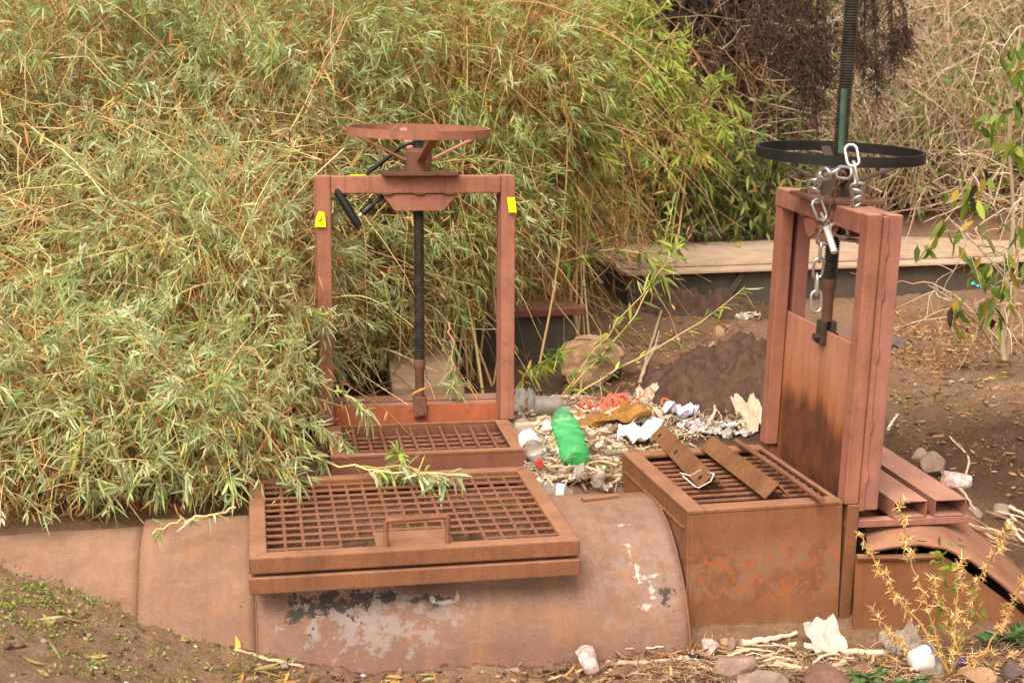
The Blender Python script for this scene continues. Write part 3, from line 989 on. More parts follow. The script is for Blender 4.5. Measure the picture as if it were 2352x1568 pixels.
def tube_geo(P, r0, r1, col, sides=3):
    n, k, _ = P.shape
    T = np.gradient(P, axis=1)
    T = unit(T)
    ref = unit(np.cross(T, np.array([.31, .52, .79])))
    e2 = np.cross(T, ref)
    rr = (r0[:, None] + (r1 - r0)[:, None] * np.linspace(0, 1, k)[None])[..., None]
    rings = [P + rr * (cos(2 * pi * j / sides) * ref + sin(2 * pi * j / sides) * e2) for j in range(sides)]
    co = np.stack(rings, 2).reshape(-1, 3)
    base = (np.arange(n) * k * sides)[:, None, None] + (np.arange(k - 1) * sides)[None, :, None]
    qs = []
    for j in range(sides):
        j2 = (j + 1) % sides
        qs.append(np.stack([base[..., 0] + j, base[..., 0] + j2, base[..., 0] + sides + j2, base[..., 0] + sides + j], -1).reshape(-1, 4))
    return co, np.zeros((0, 3), int), np.concatenate(qs), np.repeat(col, k * sides, 0)

def merge(parts):
    o, C, T, Q, K = 0, [], [], [], []
    for c, t, q, k in parts:
        C.append(c); T.append(np.asarray(t).reshape(-1, 3) + o); Q.append(np.asarray(q).reshape(-1, 4) + o); K.append(k)
        o += len(c)
    return np.concatenate(C), np.concatenate(T).astype(int), np.concatenate(Q).astype(int), np.concatenate(K)

def pick(pal, n, var=.16):
    p = np.array([S(*c[:3]) for c in pal])
    w = np.array([c[3] if len(c) > 3 else 1 for c in pal], float)
    k = rng.choice(len(pal), n, p=w / w.sum())
    return np.clip(p[k] * (1 + var * rng.normal(size=(n, 1))) * (1 + .05 * rng.normal(size=(n, 3))), .005, .95)

PAL_GREY = [(r * 1.21, g * 1.28, b * 1.33, w) for r, g, b, w in [(150, 152, 108, 5), (134, 140, 92, 4), (166, 166, 126, 4), (120, 128, 74, 3), (140, 150, 80, 2), (186, 182, 146, 2), (176, 156, 72, .5), (170, 150, 110, 1.3)]]
PAL_GREEN = [(r * 1.14, g * 1.16, b * 1.18, w) for r, g, b, w in [(140, 150, 76, 5), (156, 164, 80, 4), (118, 132, 62, 4), (170, 176, 96, 3), (96, 112, 54, 2.5), (186, 178, 70, 1.2), (150, 156, 112, 2), (200, 160, 60, .4)]]
PAL_BRIGHT = [(r * 1.04, g * 1.06, b * 1.12, w) for r, g, b, w in [(150, 168, 66, 4), (170, 184, 84, 4), (128, 148, 60, 3), (186, 190, 96, 2), (110, 130, 56, 2), (196, 170, 62, 1.2)]]
PAL_DRY = [(r * 1.26, g * 1.24, b * 1.22, w) for r, g, b, w in [(160, 124, 84, 4), (140, 104, 68, 4), (178, 144, 100, 3), (118, 86, 56, 3), (186, 150, 84, 1)]]
PAL_STEM = [(r * 1.24, g * 1.22, b * 1.2, w) for r, g, b, w in [(178, 148, 106, 4), (160, 132, 92, 3), (196, 172, 130, 2), (140, 124, 76, 2)]]
PAL_DEAD = [(112, 92, 76, 3), (92, 74, 62, 4), (78, 62, 52, 3)]

def inside_steel(p):
    x, y, z = p[:, 0], p[:, 1], p[:, 2]
    m = np.zeros(len(p), bool)
    for g, yaw, wx, y0, y1 in ((HATCH_C, HATCH_YAW, HATCH_W / 2 + .02, -HATCH_D / 2 - .02, HATCH_D / 2 + .03), (GATE_L, YAW_L, DIMS_L['wo'] / 2 + .02, -DIMS_L['do'] - .02, .05)):
        lx = (x - g.x) * cos(yaw) + (y - g.y) * sin(yaw)
        ly = -(x - g.x) * sin(yaw) + (y - g.y) * cos(yaw)
        m |= (np.abs(lx) < wx) & (ly > y0) & (ly < y1) & (z < g.z + .015)
    d = (x - P_R[0]) * AXN[0] + (y - P_R[1]) * AXN[1]
    m |= (np.hypot(d, z - PZ) < PR + .01) & (x < .5)
    return m

def shrub(name, label, cat, vols, pal, leaf_len=.070, leaf_w=.0070, n_leaf=18, stems=46, dry=.40, seeds=0, base=None, group=None, droop=.25, twl=(.16, .34), front=.8, upb=.35, curl=.14):
    """vols: list of (cx, cy, cz, rx, ry, rz, twigs). parts: stems, leaves, dead leaves, seed heads"""
    tops, wts = [], []
    allP, allD, allL = [], [], []
    for cx, cy, cz, rx, ry, rz, n in vols:
        q = unit(rng.normal(size=(n, 3)))
        flip = (q[:, 1] > 0) & (rng.random(n) < front)
        q[flip, 1] *= -1
        rad = rng.random((n, 1)) ** .45
        rad = .35 + .65 * rad
        p = np.array([cx, cy, cz]) + q * rad * np.array([rx, ry, rz])
        d = unit(q * .55 + np.array([0, -.12, upb]) + rng.normal(size=(n, 3)) * .55)
        g = gz(p[:, 0], p[:, 1])
        p[:, 2] = np.maximum(p[:, 2], g + .04)
        allP.append(p); allD.append(d)
    P = np.concatenate(allP); D = np.concatenate(allD)
    n = len(P)
    L = rng.uniform(*twl, n)
    tw = twig_pts(P, D, L, rng.uniform(0, droop * 2, n), 5)
    bad = np.zeros(n, bool)
    for q_ in range(6):
        p_ = tw[:, q_]
        bad |= inside_steel(p_)
        lx = (p_[:, 0] - GATE_L.x) * cos(YAW_L) + (p_[:, 1] - GATE_L.y) * sin(YAW_L)
        ly = -(p_[:, 0] - GATE_L.x) * sin(YAW_L) + (p_[:, 1] - GATE_L.y) * cos(YAW_L)
        bad |= (lx > -.33) & (lx < .45) & (ly < -.02) & (ly > -1.0) & (p_[:, 2] < GATE_L.z + .36)
        bad |= (lx > -.20) & (lx < .45) & (ly < .03) & (ly > -1.0)
        bad |= (lx > -.43) & (lx < .45) & (ly < .06) & (ly > -1.2) & (p_[:, 2] > GATE_L.z + .52)
    P, D, L, tw = P[~bad], D[~bad], L[~bad], tw[~bad]
    n = len(P)
    root = empty(name, (0, 0, 0))
    tag(root, label, cat, group)
    parts = [tube_geo(tw, np.full(n, .0022), np.full(n, .0009), pick(PAL_STEM, n))]
    # long stems from the root stock
    k = stems
    idx = rng.integers(0, n, k)
    bx = np.array([np.mean([v[0] for v in vols]), np.mean([v[1] for v in vols]) + .15])
    B = np.zeros((k, 3))
    B[:, :2] = P[idx, :2] * .45 + bx * .55 + rng.normal(size=(k, 2)) * .12
    B[:, 2] = gz(B[:, 0], B[:, 1]) - .03
    t = np.linspace(0, 1, 11)[None, :, None]
    mid = (B + P[idx]) / 2 + np.array([0, 0, .18]) + rng.normal(size=(k, 3)) * .1
    st = (1 - t) ** 2 * B[:, None] + 2 * t * (1 - t) * mid[:, None] + t * t * P[idx][:, None]
    lx = (st[..., 0] - GATE_L.x) * cos(YAW_L) + (st[..., 1] - GATE_L.y) * sin(YAW_L)
    ly = -(st[..., 0] - GATE_L.x) * sin(YAW_L) + (st[..., 1] - GATE_L.y) * cos(YAW_L)
    st = st[~((lx > -.45) & (lx < .5) & (ly < .06) & (ly > -1.6)).any(1)]
    k = len(st)
    parts.append(tube_geo(st, rng.uniform(.004, .008, k), np.full(k, .0022), pick(PAL_STEM, k), 5))
    # straggling bare stems over the outside
    k = max(4, int(stems * 1.5))
    idx = rng.integers(0, n, k)
    sd = unit(np.c_[rng.normal(size=(k, 1)), rng.uniform(-.5, .2, (k, 1)), rng.normal(size=(k, 1)) * .5 + .1])
    sp = twig_pts(P[idx] + np.array([0, -.05, 0]), sd, rng.uniform(.3, .8, k), rng.uniform(.1, .9, k), 14, .07)
    sp[..., 2] = np.maximum(sp[..., 2], gz(sp[..., 0].ravel(), sp[..., 1].ravel()).reshape(sp.shape[:2]) + .02)
    lx = (sp[..., 0] - GATE_L.x) * cos(YAW_L) + (sp[..., 1] - GATE_L.y) * sin(YAW_L)
    ly = -(sp[..., 0] - GATE_L.x) * sin(YAW_L) + (sp[..., 1] - GATE_L.y) * cos(YAW_L)
    ok_ = ~((lx > -.36) & (lx < .5) & (ly < .06) & (ly > -1.6)).any(1)
    sp = sp[ok_]
    k = len(sp)
    parts.append(tube_geo(sp, np.full(k, .0025), np.full(k, .0010), pick(PAL_STEM, k), 4))
    mesh_np('stems', *merge(parts), M['twig'], root)
    # leaves: along every twig, denser to its tip
    m = n * n_leaf
    ti = np.repeat(np.arange(n), n_leaf)
    tt = 1 - rng.random(m) ** 1.5 * .85
    f = tt * 5
    i0 = np.minimum(f.astype(int), 4)
    fr = (f - i0)[:, None]
    base_ = tw[ti, i0] * (1 - fr) + tw[ti, i0 + 1] * fr
    tang = unit(tw[ti, i0 + 1] - tw[ti, i0])
    spread = rng.uniform(.35, 1.1, (m, 1))
    ld = unit(tang + unit(np.cross(tang, rng.normal(size=(m, 3)))) * spread)
    tc = pick(pal, n, .22)
    tsz = rng.uniform(.6, 1.3, n)
    lc = pick(pal, m, .14) * .6 + tc[ti] * .4
    isdry = rng.random(m) < dry * np.clip(1.5 - 1.6 * tt, 0, 1)
    LL = rng.uniform(.6, 1.25, m) * leaf_len * (1.1 - .25 * tt) * tsz[ti]
    WW = leaf_w * rng.uniform(.7, 1.2, m) * (.4 + .6 * tsz[ti])
    cu = rng.normal(size=m) * .25 + curl
    g_ = ~isdry & ~inside_steel(base_) & ~inside_steel(base_ + unit(ld) * LL[:, None])
    mesh_np('leaves', *leaf_geo(base_[g_], ld[g_], LL[g_], WW[g_], cu[g_], lc[g_]), M['leaf'], root)
    # dead leaves hanging below and inside
    nd = int(isdry.sum() + dry * m * .55)
    vi = rng.choice(n, nd)
    dp = P[vi] + rng.normal(size=(nd, 3)) * .09 + np.array([0, .05, -.07])
    dp[:, 2] = np.maximum(dp[:, 2], gz(dp[:, 0], dp[:, 1]) + .02)
    dp = dp[~inside_steel(dp + np.array([0, 0, -.04]))]
    nd = len(dp)
    dd = unit(np.c_[rng.normal(size=(nd, 2)) * .5, -rng.uniform(.2, 1.2, nd)])
    mesh_np('dead_leaves', *leaf_geo(dp, dd, rng.uniform(.5, 1.1, nd) * leaf_len, leaf_w * rng.uniform(.6, 1.2, nd), rng.normal(size=nd) * .3, pick(PAL_DRY, nd)), M['leaf'], root)
    if seeds:
        sidx = rng.choice(n, seeds)
        ends = tw[sidx, -1]
        k = 26
        c = np.repeat(ends, k, 0) + rng.normal(size=(seeds * k, 3)) * np.array([.022, .022, .016])
        fh = mesh_np('flower_heads', *leaf_geo(c, rng.normal(size=c.shape), np.full(len(c), .009), np.full(len(c), .007), np.zeros(len(c)), pick([(206, 176, 110, 3), (190, 156, 96, 2), (216, 196, 140, 1)], len(c))), M['leaf'], root)
        tag(fh, kind='stuff')
    return root

def thicket_fill(name, label, cat, boxes, n, pal, rad=(.0012, .0028), ln=(.3, .9), vert=.5, leaves=0, lpal=None, leaf_len=.05, kind='stuff', droop=.3, leaf_w=.012, wob=.25, lean=0.):
    """dense tangle of thin bare twigs"""
    P = []
    wsum = sum(b[6] for b in boxes)
    for x0, x1, y0, y1, h0, h1, wt in boxes:
        k = int(n * wt / wsum)
        x, y = rng.uniform(x0, x1, k), rng.uniform(y0, y1, k)
        g = gz(x, y)
        P.append(np.c_[x, y, g + h0 + (h1 - h0) * rng.random(k)])
    P = np.concatenate(P)
    m = len(P)
    d = unit(rng.normal(size=(m, 3)) * np.array([1, .7, .8]) + np.array([lean, 0, vert]))
    tw = twig_pts(P, d, rng.uniform(*ln, m), rng.uniform(0, droop * 2, m), 6, wob)
    parts = [tube_geo(tw, np.full(m, rad[1]) * rng.uniform(.6, 1.4, m), np.full(m, rad[0]), pick(pal, m, .22), 3)]
    o = mesh_np(name, *merge(parts), M['twig'])
    tag(o, label, cat, None, kind)
    if leaves:
        i = rng.integers(0, m, leaves)
        j = rng.integers(2, 7, leaves)
        lo = leaf_geo(tw[i, j], rng.normal(size=(leaves, 3)) + np.array([0, 0, -.3]), leaf_len * rng.uniform(.6, 1.3, leaves), leaf_w * rng.uniform(.7, 1.2, leaves), np.full(leaves, .2), pick(lpal, leaves))
        l = mesh_np('leaves', *lo, M['leaf'], o)
    return o

G_LEFT = 'grey green willow leaved shrubs of the left thicket'
shrub('willow_leaved_shrub', 'grey green narrow leaved shrub spilling over the left end of the pipe', 'shrub',
      [(-1.75, 4.85, .62, .75, .45, .34, 620), (-1.05, 4.78, .55, .42, .35, .28, 330), (-2.2, 5.2, .9, .6, .5, .5, 300), (-1.7, 4.42, .50, .5, .16, .09, 170), (-1.5, 4.85, .6, .9, .4, .3, 350)], PAL_GREY, seeds=16, dry=.52, upb=.05, leaf_len=.066, leaf_w=.0068, n_leaf=16)
shrub('willow_leaved_shrub', 'pale grey green shrub with tan flower heads leaning over the red gate\'s left post', 'shrub',
      [(-1.06, 5.38, .98, .44, .34, .42, 620), (-.86, 5.12, .70, .18, .2, .14, 50), (-1.45, 5.5, 1.0, .45, .4, .5, 380)], PAL_GREY, seeds=46, dry=.46, upb=.15, stems=60, leaf_len=.062, leaf_w=.0062, n_leaf=18)
shrub('willow_leaved_shrub', 'tall grey green shrub filling the far left of the thicket', 'shrub',
      [(-2.3, 6.2, 1.2, .8, .6, .75, 900), (-2.1, 6.3, 1.9, .8, .6, .6, 560), (-2.7, 5.6, .8, .6, .5, .5, 200)], PAL_GREY + [(136, 152, 80, 4)], dry=.35, seeds=20)
shrub('willow_leaved_shrub', 'tall grey green shrub standing behind the left post of the red gate', 'shrub',
      [(-1.15, 6.4, 1.2, .65, .5, .75, 880), (-1.2, 6.6, 1.85, .75, .6, .55, 640)], PAL_GREY, dry=.4, seeds=24)
shrub('willow_leaved_shrub', 'grey green leafy shrub with tangled dry stems seen through the red gate frame', 'shrub',
      [(-.42, 6.8, 1.18, .50, .4, .42, 640), (-.62, 6.5, .85, .30, .3, .35, 200), (-.35, 6.9, 1.8, .7, .5, .5, 560)], PAL_GREY + PAL_GREEN[:3], dry=.6, stems=90, seeds=12)
shrub('willow_leaved_shrub', 'green shrub with arching branches right of the red gate', 'shrub',
      [(.10, 7.6, 1.42, .36, .4, .30, 290), (.05, 7.5, 1.85, .5, .45, .4, 400)], PAL_GREEN, leaf_len=.075, leaf_w=.010, dry=.3, stems=45)
shrub('willow_leaved_shrub', 'olive green shrub with tan stems behind the left end of the channel cover', 'shrub',
      [(.55, 10.0, 1.2, .6, .4, .45, 420), (.25, 9.7, 1.7, .5, .4, .4, 260)], [(r * .95, g * .95, b * .95, w) for r, g, b, w in PAL_GREEN], leaf_len=.085, leaf_w=.012, dry=.4, stems=70)
shrub('willow_leaved_shrub', 'bright yellow green shrub with drooping leaves at the top of the thicket beside dark brush', 'shrub',
      [(.36, 9.7, 2.1, .45, .45, .45, 210), (.62, 9.7, 1.7, .42, .4, .38, 190), (.98, 9.7, 1.34, .36, .35, .30, 110)], PAL_BRIGHT + PAL_GREEN[:4], leaf_len=.085, leaf_w=.0155, dry=.25, stems=34, curl=.3, droop=.35)
shrub('willow_leaved_shrub', 'green shrub at the back of the thicket above the red hand wheel', 'shrub',
      [(-1.0, 8.0, 2.2, 1.2, .6, .7, 700), (-.25, 8.0, 2.15, .65, .6, .6, 520), (-2.4, 7.6, 2.2, 1.0, .6, .7, 500)], PAL_GREEN, leaf_len=.075, dry=.3, stems=50)
# dry twigs filling the thicket from inside
thicket_fill('dry_undergrowth', 'tangle of dry tan stems and dead leaves inside the left thicket', 'undergrowth',
             [(-3.0, -.6, 5.3, 6.6, .0, 1.2, 4), (-.9, .0, 7.4, 8.2, .1, 1.2, 3), (-.1, .45, 8.2, 9.2, .1, 1.2, 2), (-3.0, .6, 7.0, 8.6, .3, 2.0, 3)], 5200, PAL_STEM + [(130, 100, 70, 5)], leaves=9000, lpal=PAL_DRY + [(140, 146, 92, 3)], leaf_len=.07, leaf_w=.010, droop=.5)

# ------------------------------------------------------------------ steel channel cover and walls behind
ch = empty('channel_cover', (0, 0, 0))
tag(ch, 'long low steel channel box with a dusty tan sheet top crossing behind both gates', 'channel cover')
ZT = .55
A, B_ = atz(1442, 629, ZT), atz(2352, 597, ZT)
dirx = unit(np.array([B_[0] - A[0], B_[1] - A[1]]))
diry = np.array([-dirx[1], dirx[0]])
def cpt(a, b, z):
    return (A[0] + dirx[0] * a + diry[0] * b, A[1] + dirx[1] * a + diry[1] * b, z)
def cbox(mb, a0, a1, b0, b1, z0, z1):
    vs = [cpt(a, b, z) for a in (a0, a1) for b in (b0, b1) for z in (z0, z1)]
    return mb.add(vs, [(0, 1, 3, 2), (4, 6, 7, 5), (0, 4, 5, 1), (2, 3, 7, 6), (0, 2, 6, 4), (1, 5, 7, 3)])
cbox(MB(), .0, 5.2, 0, .185, ZT - .012, ZT).build('edge_sheet', M['tan_sheet'], ch)
cbox(MB(), -.02, 5.2, .19, 1.15, ZT + .004, ZT + .022).build('cover_sheet', M['tan_sheet'], ch)
cbox(MB(), .03, 5.2, .06, .075, .0, ZT - .013).build('side_wall', M['darksteel'], ch)
cbox(MB(), .01, .028, .03, 1.1, .0, ZT - .013).build('end_wall', M['darksteel'], ch)
for a in (.55, 1.6, 2.7, 3.3):
    MB().add([cpt(a + o1, b, z) for o1, b, z in ((0, .058, .30), (.045, .058, .30), (.045, .035, .30), (0, .035, .30))] + [cpt(a + o1 + (.0 if a > .6 else .16), b, ZT - .014) for o1, b in ((0, .058), (.045, .058), (.045, .035), (0, .035))],
             [(0, 1, 2, 3), (4, 7, 6, 5), (0, 4, 5, 1), (1, 5, 6, 2), (2, 6, 7, 3), (3, 7, 4, 0)]).build('stiffener', M['darksteel'], ch)

wl0 = empty('channel_wall', (0, 0, 0))
tag(wl0, 'brown steel channel wall with a flat top plate, right of the red gate post', 'channel wall')
p0, p1 = atY(1010, 735, 6.95), atY(1318, 735, 7.1)
dx_ = unit((p1 - p0)[:2])
ang = math.atan2(dx_[1], dx_[0])
Lw = float(np.linalg.norm((p1 - p0)[:2]))
wl0.location = (p0[0], p0[1], p0[2])
wl0.rotation_euler = (0, 0, ang)
MB().box(0, Lw, .02, .04, -.45, -.001).build('wall_plate', M['darksteel'], wl0, bevel=.002)
MB().box(Lw * .5, Lw + .05, -.02, .25, 0, .035).build('top_plate', M['rust_dull'], wl0, bevel=.003)
q = [atz(880, 742, .47), atz(985, 738, .47), atz(1068, 880, .47), atz(900, 888, .47)]
sl = MB().prism([(float(p[0]), float(p[1])) for p in q], .1, .47, 'z').build('concrete_kerb', M['concrete'], None, bevel=.01)
tag(sl, 'dirty tan concrete channel edge seen through the red gate frame', 'concrete edge')

# downstream shell to the right of the raised gate
dn = empty('pipe_shell', (0, 0, 0))
tag(dn, 'rusty downstream pipe at the right edge with its curved top sheet lifting off', 'pipe')
YS = 4.22
top = [atY(u, v, YS) for u, v in ((1966, 1277), (2080, 1277), (2160, 1274), (2200, 1296), (2260, 1340), (2330, 1392), (2420, 1470), (2520, 1570))]
vs = [tuple(p) for p in top] + [(p[0], p[1], -.2) for p in top]
n_ = len(top)
fw = MB().add(vs, [(i, n_ + i, n_ + i + 1, i + 1) for i in range(n_ - 1)])
o = fw.build('front_wall', M['box'], dn)
so_ = o.modifiers.new('wall', 'SOLIDIFY'); so_.thickness = .01
MB().tube([(p[0], p[1] - .008, p[2]) for p in top[:3]], .010, 6).build('top_flange', M['rust'], dn, smooth=50)
sh = [atY(u, v, YS - .03) for u, v in ((1990, 1265), (2050, 1254), (2115, 1248), (2175, 1258), (2230, 1286), (2300, 1336), (2360, 1388), (2430, 1456), (2520, 1556))]
vs, fs = [], []
for k in range(9):
    t = k / 8
    for i, p in enumerate(sh):
        vs.append((p[0] + .10 * t + .004 * sin(i * 2 + k), p[1] + .52 * t, p[2] + .035 * sin(t * 1.7) + .002 * sin(i * 3.1 + k * 2)))
m_ = len(sh)
fs = [(k * m_ + i, k * m_ + i + 1, (k + 1) * m_ + i + 1, (k + 1) * m_ + i) for k in range(8) for i in range(m_ - 1)]
o = MB().add(vs, fs).build('top_sheet', M['rust_dull'], dn, smooth=60)
so_ = o.modifiers.new('wall', 'SOLIDIFY'); so_.thickness = .008
for k in range(4):
    p = atY(2015 + 45 * k, 1266, YS + .1)
    MB().box(p[0] - .006, p[0] + .006, p[1], p[1] + .3, p[2] - .06, p[2] + .012).build('inner_rib', M['darksteel'], dn)

# ------------------------------------------------------------------ loose steel on the right grating
def on_box(pts, z=.0):
    return [atz(u, v, GATE_R.z + z) for u, v in pts]
def angle_iron(a, b, label, holes=()):
    a, b = Vector(a), Vector(b)
    L = (b - a).length
    t = (b - a).normalized()
    o = empty('angle_iron', a, (0, 0, 0))
    o.rotation_euler = Vector((1, 0, 0)).rotation_difference(t).to_euler()
    tag(o, label, 'angle iron', None)
    s_, th = .062, .006
    # inverted V: two flanges meeting at the top
    c45 = .7071
    for sg in (-1, 1):
        prof = [(0, 0), (sg * s_ * c45, -s_ * c45), (sg * (s_ * c45 - th * c45), -s_ * c45 - th * c45), (0, -th * 1.414)]
        if sg < 0: prof = prof[::-1]
        MB().prism([(y, z + .050) for y, z in prof], 0, L, 'x').build('flange', M['angle'], o, bevel=.0015)
    for hx in holes:
        y0, z0 = -.026, .050 - .026
        hm = []
        for k in range(14):
            an = 2 * pi * k / 14
            e = .009 * cos(an)
            hm.append((hx * L + .009 * sin(an), y0 + e * c45 - .0012, z0 + e * c45 + .0012))
        MB().add(hm, [tuple(range(14))]).build('bolt_hole', M['hole'], o)
    return o
M['hole'] = plain('dark_hole', S(34, 24, 18), .9, .1)
q = on_box([(1522, 1004), (1636, 1122)])
angle_iron(q[0], q[1], 'rusty angle iron with three bolt holes and white string tied round it', (.10, .45, .93))
q = on_box([(1636, 1032), (1786, 1146)])
angle_iron(q[0], q[1], 'rusty angle iron without holes lying in the middle of the right grating')
q = on_box([(1692, 1012), (1888, 1148)], .02)
tag(MB().tube([q[0], (q[0] * .55 + q[1] * .45) + np.array([.002, 0, .001]), q[1]], .0095, 10).build('steel_rod', M['rebar'], None, smooth=50), 'round rusty steel rod lying beside the gate panel on the right grating', 'steel rod')
q = on_box([(1562, 1085), (1585, 1092), (1610, 1078), (1640, 1088), (1632, 1105), (1604, 1120), (1596, 1116), (1575, 1098), (1568, 1092)], .05)
tag(MB().tube(q, .0022, 5).build('white_string', M['string'], None, smooth=60), 'white string tied round the holed angle iron', 'string')

# ------------------------------------------------------------------ chains, padlock, strip on the raised gate
xr, yr = np.array([cos(YAW_R), sin(YAW_R), 0]), np.array([-sin(YAW_R), cos(YAW_R), 0])
def on_gate(u, v, off=-.02, which='R'):
    g, n = (GATE_R, yr) if which == 'R' else (GATE_L, np.array([-sin(YAW_L), cos(YAW_L), 0]))
    return atplane(u, v, np.array(g) + n * off, n)
def link_mesh(mb, c, t, nrm, L=.052, W=.027, r=.0036):
    c, t, nrm = np.array(c), unit(np.array(t, float)), np.array(nrm, float)
    s_ = unit(np.cross(t, nrm))
    h = L / 2 - W / 2
    pts = []
    for k in range(8):
        a = pi * k / 7
        pts.append(c + t * (h + W / 2 * sin(a)) + s_ * (W / 2 * cos(a)))
    for k in range(8):
        a = pi + pi * k / 7
        pts.append(c + t * (-h + W / 2 * sin(a)) + s_ * (W / 2 * cos(a)))
    mb.tube(pts, r, 7, closed=True)
def chain(name, label, paths, mat, L=.066, W=.032, r=.0046):
    mb = MB()
    for path in paths:
        P = [np.array(p, float) for p in path]
        seg = [np.linalg.norm(P[i + 1] - P[i]) for i in range(len(P) - 1)]
        tot = sum(seg)
        step = L - 3.2 * r
        n = max(1, int(tot / step))
        for k in range(n):
            d = (k + .5) * tot / n
            i = 0
            while i < len(seg) - 1 and d > seg[i]:
                d -= seg[i]; i += 1
            t = (P[i + 1] - P[i]) / seg[i]
            c = P[i] + t * d
            base = np.array([0, -1, 0.2]) + random.uniform(-.25, .25)
            nn = unit(np.cross(t, base)) if k % 2 else unit(np.cross(t, np.cross(t, base)))
            link_mesh(mb, c, t, nn, L, W, r)
    o = mb.build(name, mat, None, smooth=60)
    return tag(o, label, 'chain', None)
chain('steel_chain', 'bright zinc chain looped over the black wheel hub and hanging down the panel',
      [[on_gate(1953, 338, -.10), on_gate(1960, 372, -.10), on_gate(1968, 425, -.09), on_gate(1969, 470, -.03)],
       [on_gate(1952, 398, -.06), on_gate(1912, 394, -.08), on_gate(1880, 404, -.08), on_gate(1868, 428, -.07), on_gate(1871, 455, -.05), on_gate(1886, 492, -.03), on_gate(1902, 522, -.03)],
       [on_gate(1898, 530, -.03), on_gate(1886, 560, -.03), on_gate(1882, 600, -.03), on_gate(1876, 640, -.03), on_gate(1874, 712, -.03)],
       [on_gate(1906, 522, -.02), on_gate(1932, 532, .02), on_gate(1950, 548, .06), on_gate(1978, 552, .10)]], M['chain'])
chain('steel_chain', 'thin rusty brown chain hanging beside the zinc chain on the raised gate',
      [[on_gate(1936, 398, -.05), on_gate(1922, 432, -.05), on_gate(1914, 465, -.04), on_gate(1908, 500, -.035), on_gate(1894, 522, -.035), on_gate(1868, 538, -.035)]], M['chain_rust'], L=.040, W=.018, r=.0034)
pl = empty('padlock', on_gate(1908, 552, -.045))
tag(pl, 'slim silver padlock hanging in the chain on the raised gate', 'padlock')
a_, b_ = Vector(on_gate(1898, 523, -.045)) - pl.location, Vector(on_gate(1917, 580, -.045)) - pl.location
MB().tube([a_, a_ + (b_ - a_) * .03, b_ - (b_ - a_) * .03, b_], [.0085, .0105, .0105, .009], 16).build('lock_body', M['silver'], pl, smooth=40)
c1, c2 = Vector(on_gate(1893, 520, -.045)) - pl.location, Vector(on_gate(1910, 512, -.045)) - pl.location
MB().tube([a_ + Vector((-.006, 0, -.004)), c1, (c1 + c2) / 2 + Vector((0, 0, .012)), c2, a_ + Vector((.006, 0, -.002))], .0032, 8).build('shackle', M['chain'], pl, smooth=60)
g0, g1 = on_gate(1939, 205, -.05), on_gate(1932, 352, -.05)
mb = MB()
mb.tube([g0, g0 * .35 + g1 * .65, g1], [.0092, .0095, .0095], 4)
tag(mb.build('painted_strip', M['greenpaint'], None, bevel=.001), 'narrow strip of chipped green painted steel standing beside the tall black screw', 'steel strip')

# ------------------------------------------------------------------ shackle lock and tape on the left gate
ul = empty('shackle_lock', on_gate(840, 470, -.03, 'L'))
tag(ul, 'black bicycle shackle lock hanging from the beam of the red gate', 'bicycle lock')
def ol(zx, zy, off):      # from zoomed reading (1100,400)-(2200,1133)
    return Vector(on_gate((1100 + zx / 2.138) / 1.7415, (400 + zy / 2.138) / 1.7415, off, 'L')) - ul.location
pts = [ol(606, 808, .05), ol(700, 738, .07), ol(810, 610, .125), ol(900, 545, .125), ol(1000, 466, .125), ol(1045, 425, .12), ol(1090, 392, .115), ol(1140, 372, .11), ol(1175, 372, .11), ol(1215, 400, .125), ol(1225, 450, .13), ol(1180, 560, .14), ol(1060, 690, .135), ol(950, 800, .05), ol(840, 890, .03), ol(735, 978, .02)]
MB().tube(pts, .0068, 10).build('shackle_bar', M['black'], ul, smooth=60)
MB().tube([ol(838, 890, .03), ol(825, 902, .03), ol(760, 960, .025), ol(748, 972, .025)], [.009, .0135, .0135, .012], 10).build('sleeve', M['black'], ul, smooth=50)
MB().tube([ol(520, 762, .03), ol(535, 785, .03), ol(690, 1040, .01), ol(722, 1082, .01)], [.0135, .0155, .0155, .013], 14).build('crossbar', M['black'], ul, smooth=50)
for a, b in ((ol(598, 815, .045), ol(612, 803, .05)), (ol(722, 992, .018), ol(738, 976, .02))):
    MB().tube([a, b], .0078, 10).build('ferrule', M['chain'], ul, smooth=50)
def tape(label, quad, which='L', off=-.002, ink=False):
    pts = [on_gate((1100 + x / 2.138) / 1.7415, (400 + y / 2.138) / 1.7415, off, which) for x, y in quad]
    n = np.cross(pts[1] - pts[0], pts[-1] - pts[0]); n = unit(n)
    if n[1] > 0: n = -n
    back = [p - n * .0012 for p in pts]
    k = len(pts)
    root = MB().add(list(pts) + back, [tuple(range(k)), tuple(range(2 * k - 1, k - 1, -1))] + [(i, k + i, k + (i + 1) % k, (i + 1) % k) for i in range(k)]).build('yellow_tape', M['yellow'])
    tag(root, label, 'tape', None)
    if ink:
        c = [on_gate((1100 + x / 2.138) / 1.7415, (400 + y / 2.138) / 1.7415, off - .002, which) for x, y in ((360, 1032), (380, 1036), (396, 1022), (402, 1000), (392, 990))]
        MB().tube(c, [.0006, .0012, .0014, .0012, .0005], 5).build('pen_mark', M['ink'], root)
    return root
tape('yellow tape with a dark curl mark on the red gate\'s left post', [(374, 952), (424, 954), (436, 1088), (340, 1084), (346, 1020)], ink=True, off=.008)
tape('plain yellow tape stuck on the red gate\'s right post', [(1984, 832), (2050, 832), (2068, 962), (2000, 962)], off=.004)
bt = [on_gate((1100 + x / 2.138) / 1.7415, (400 + 612 / 2.138) / 1.7415, .0, 'L') for x in (530, 662)]
zt_ = GATE_L.z + DIMS_L['H'] + .001
tt = MB()
gL = gateL.matrix_world
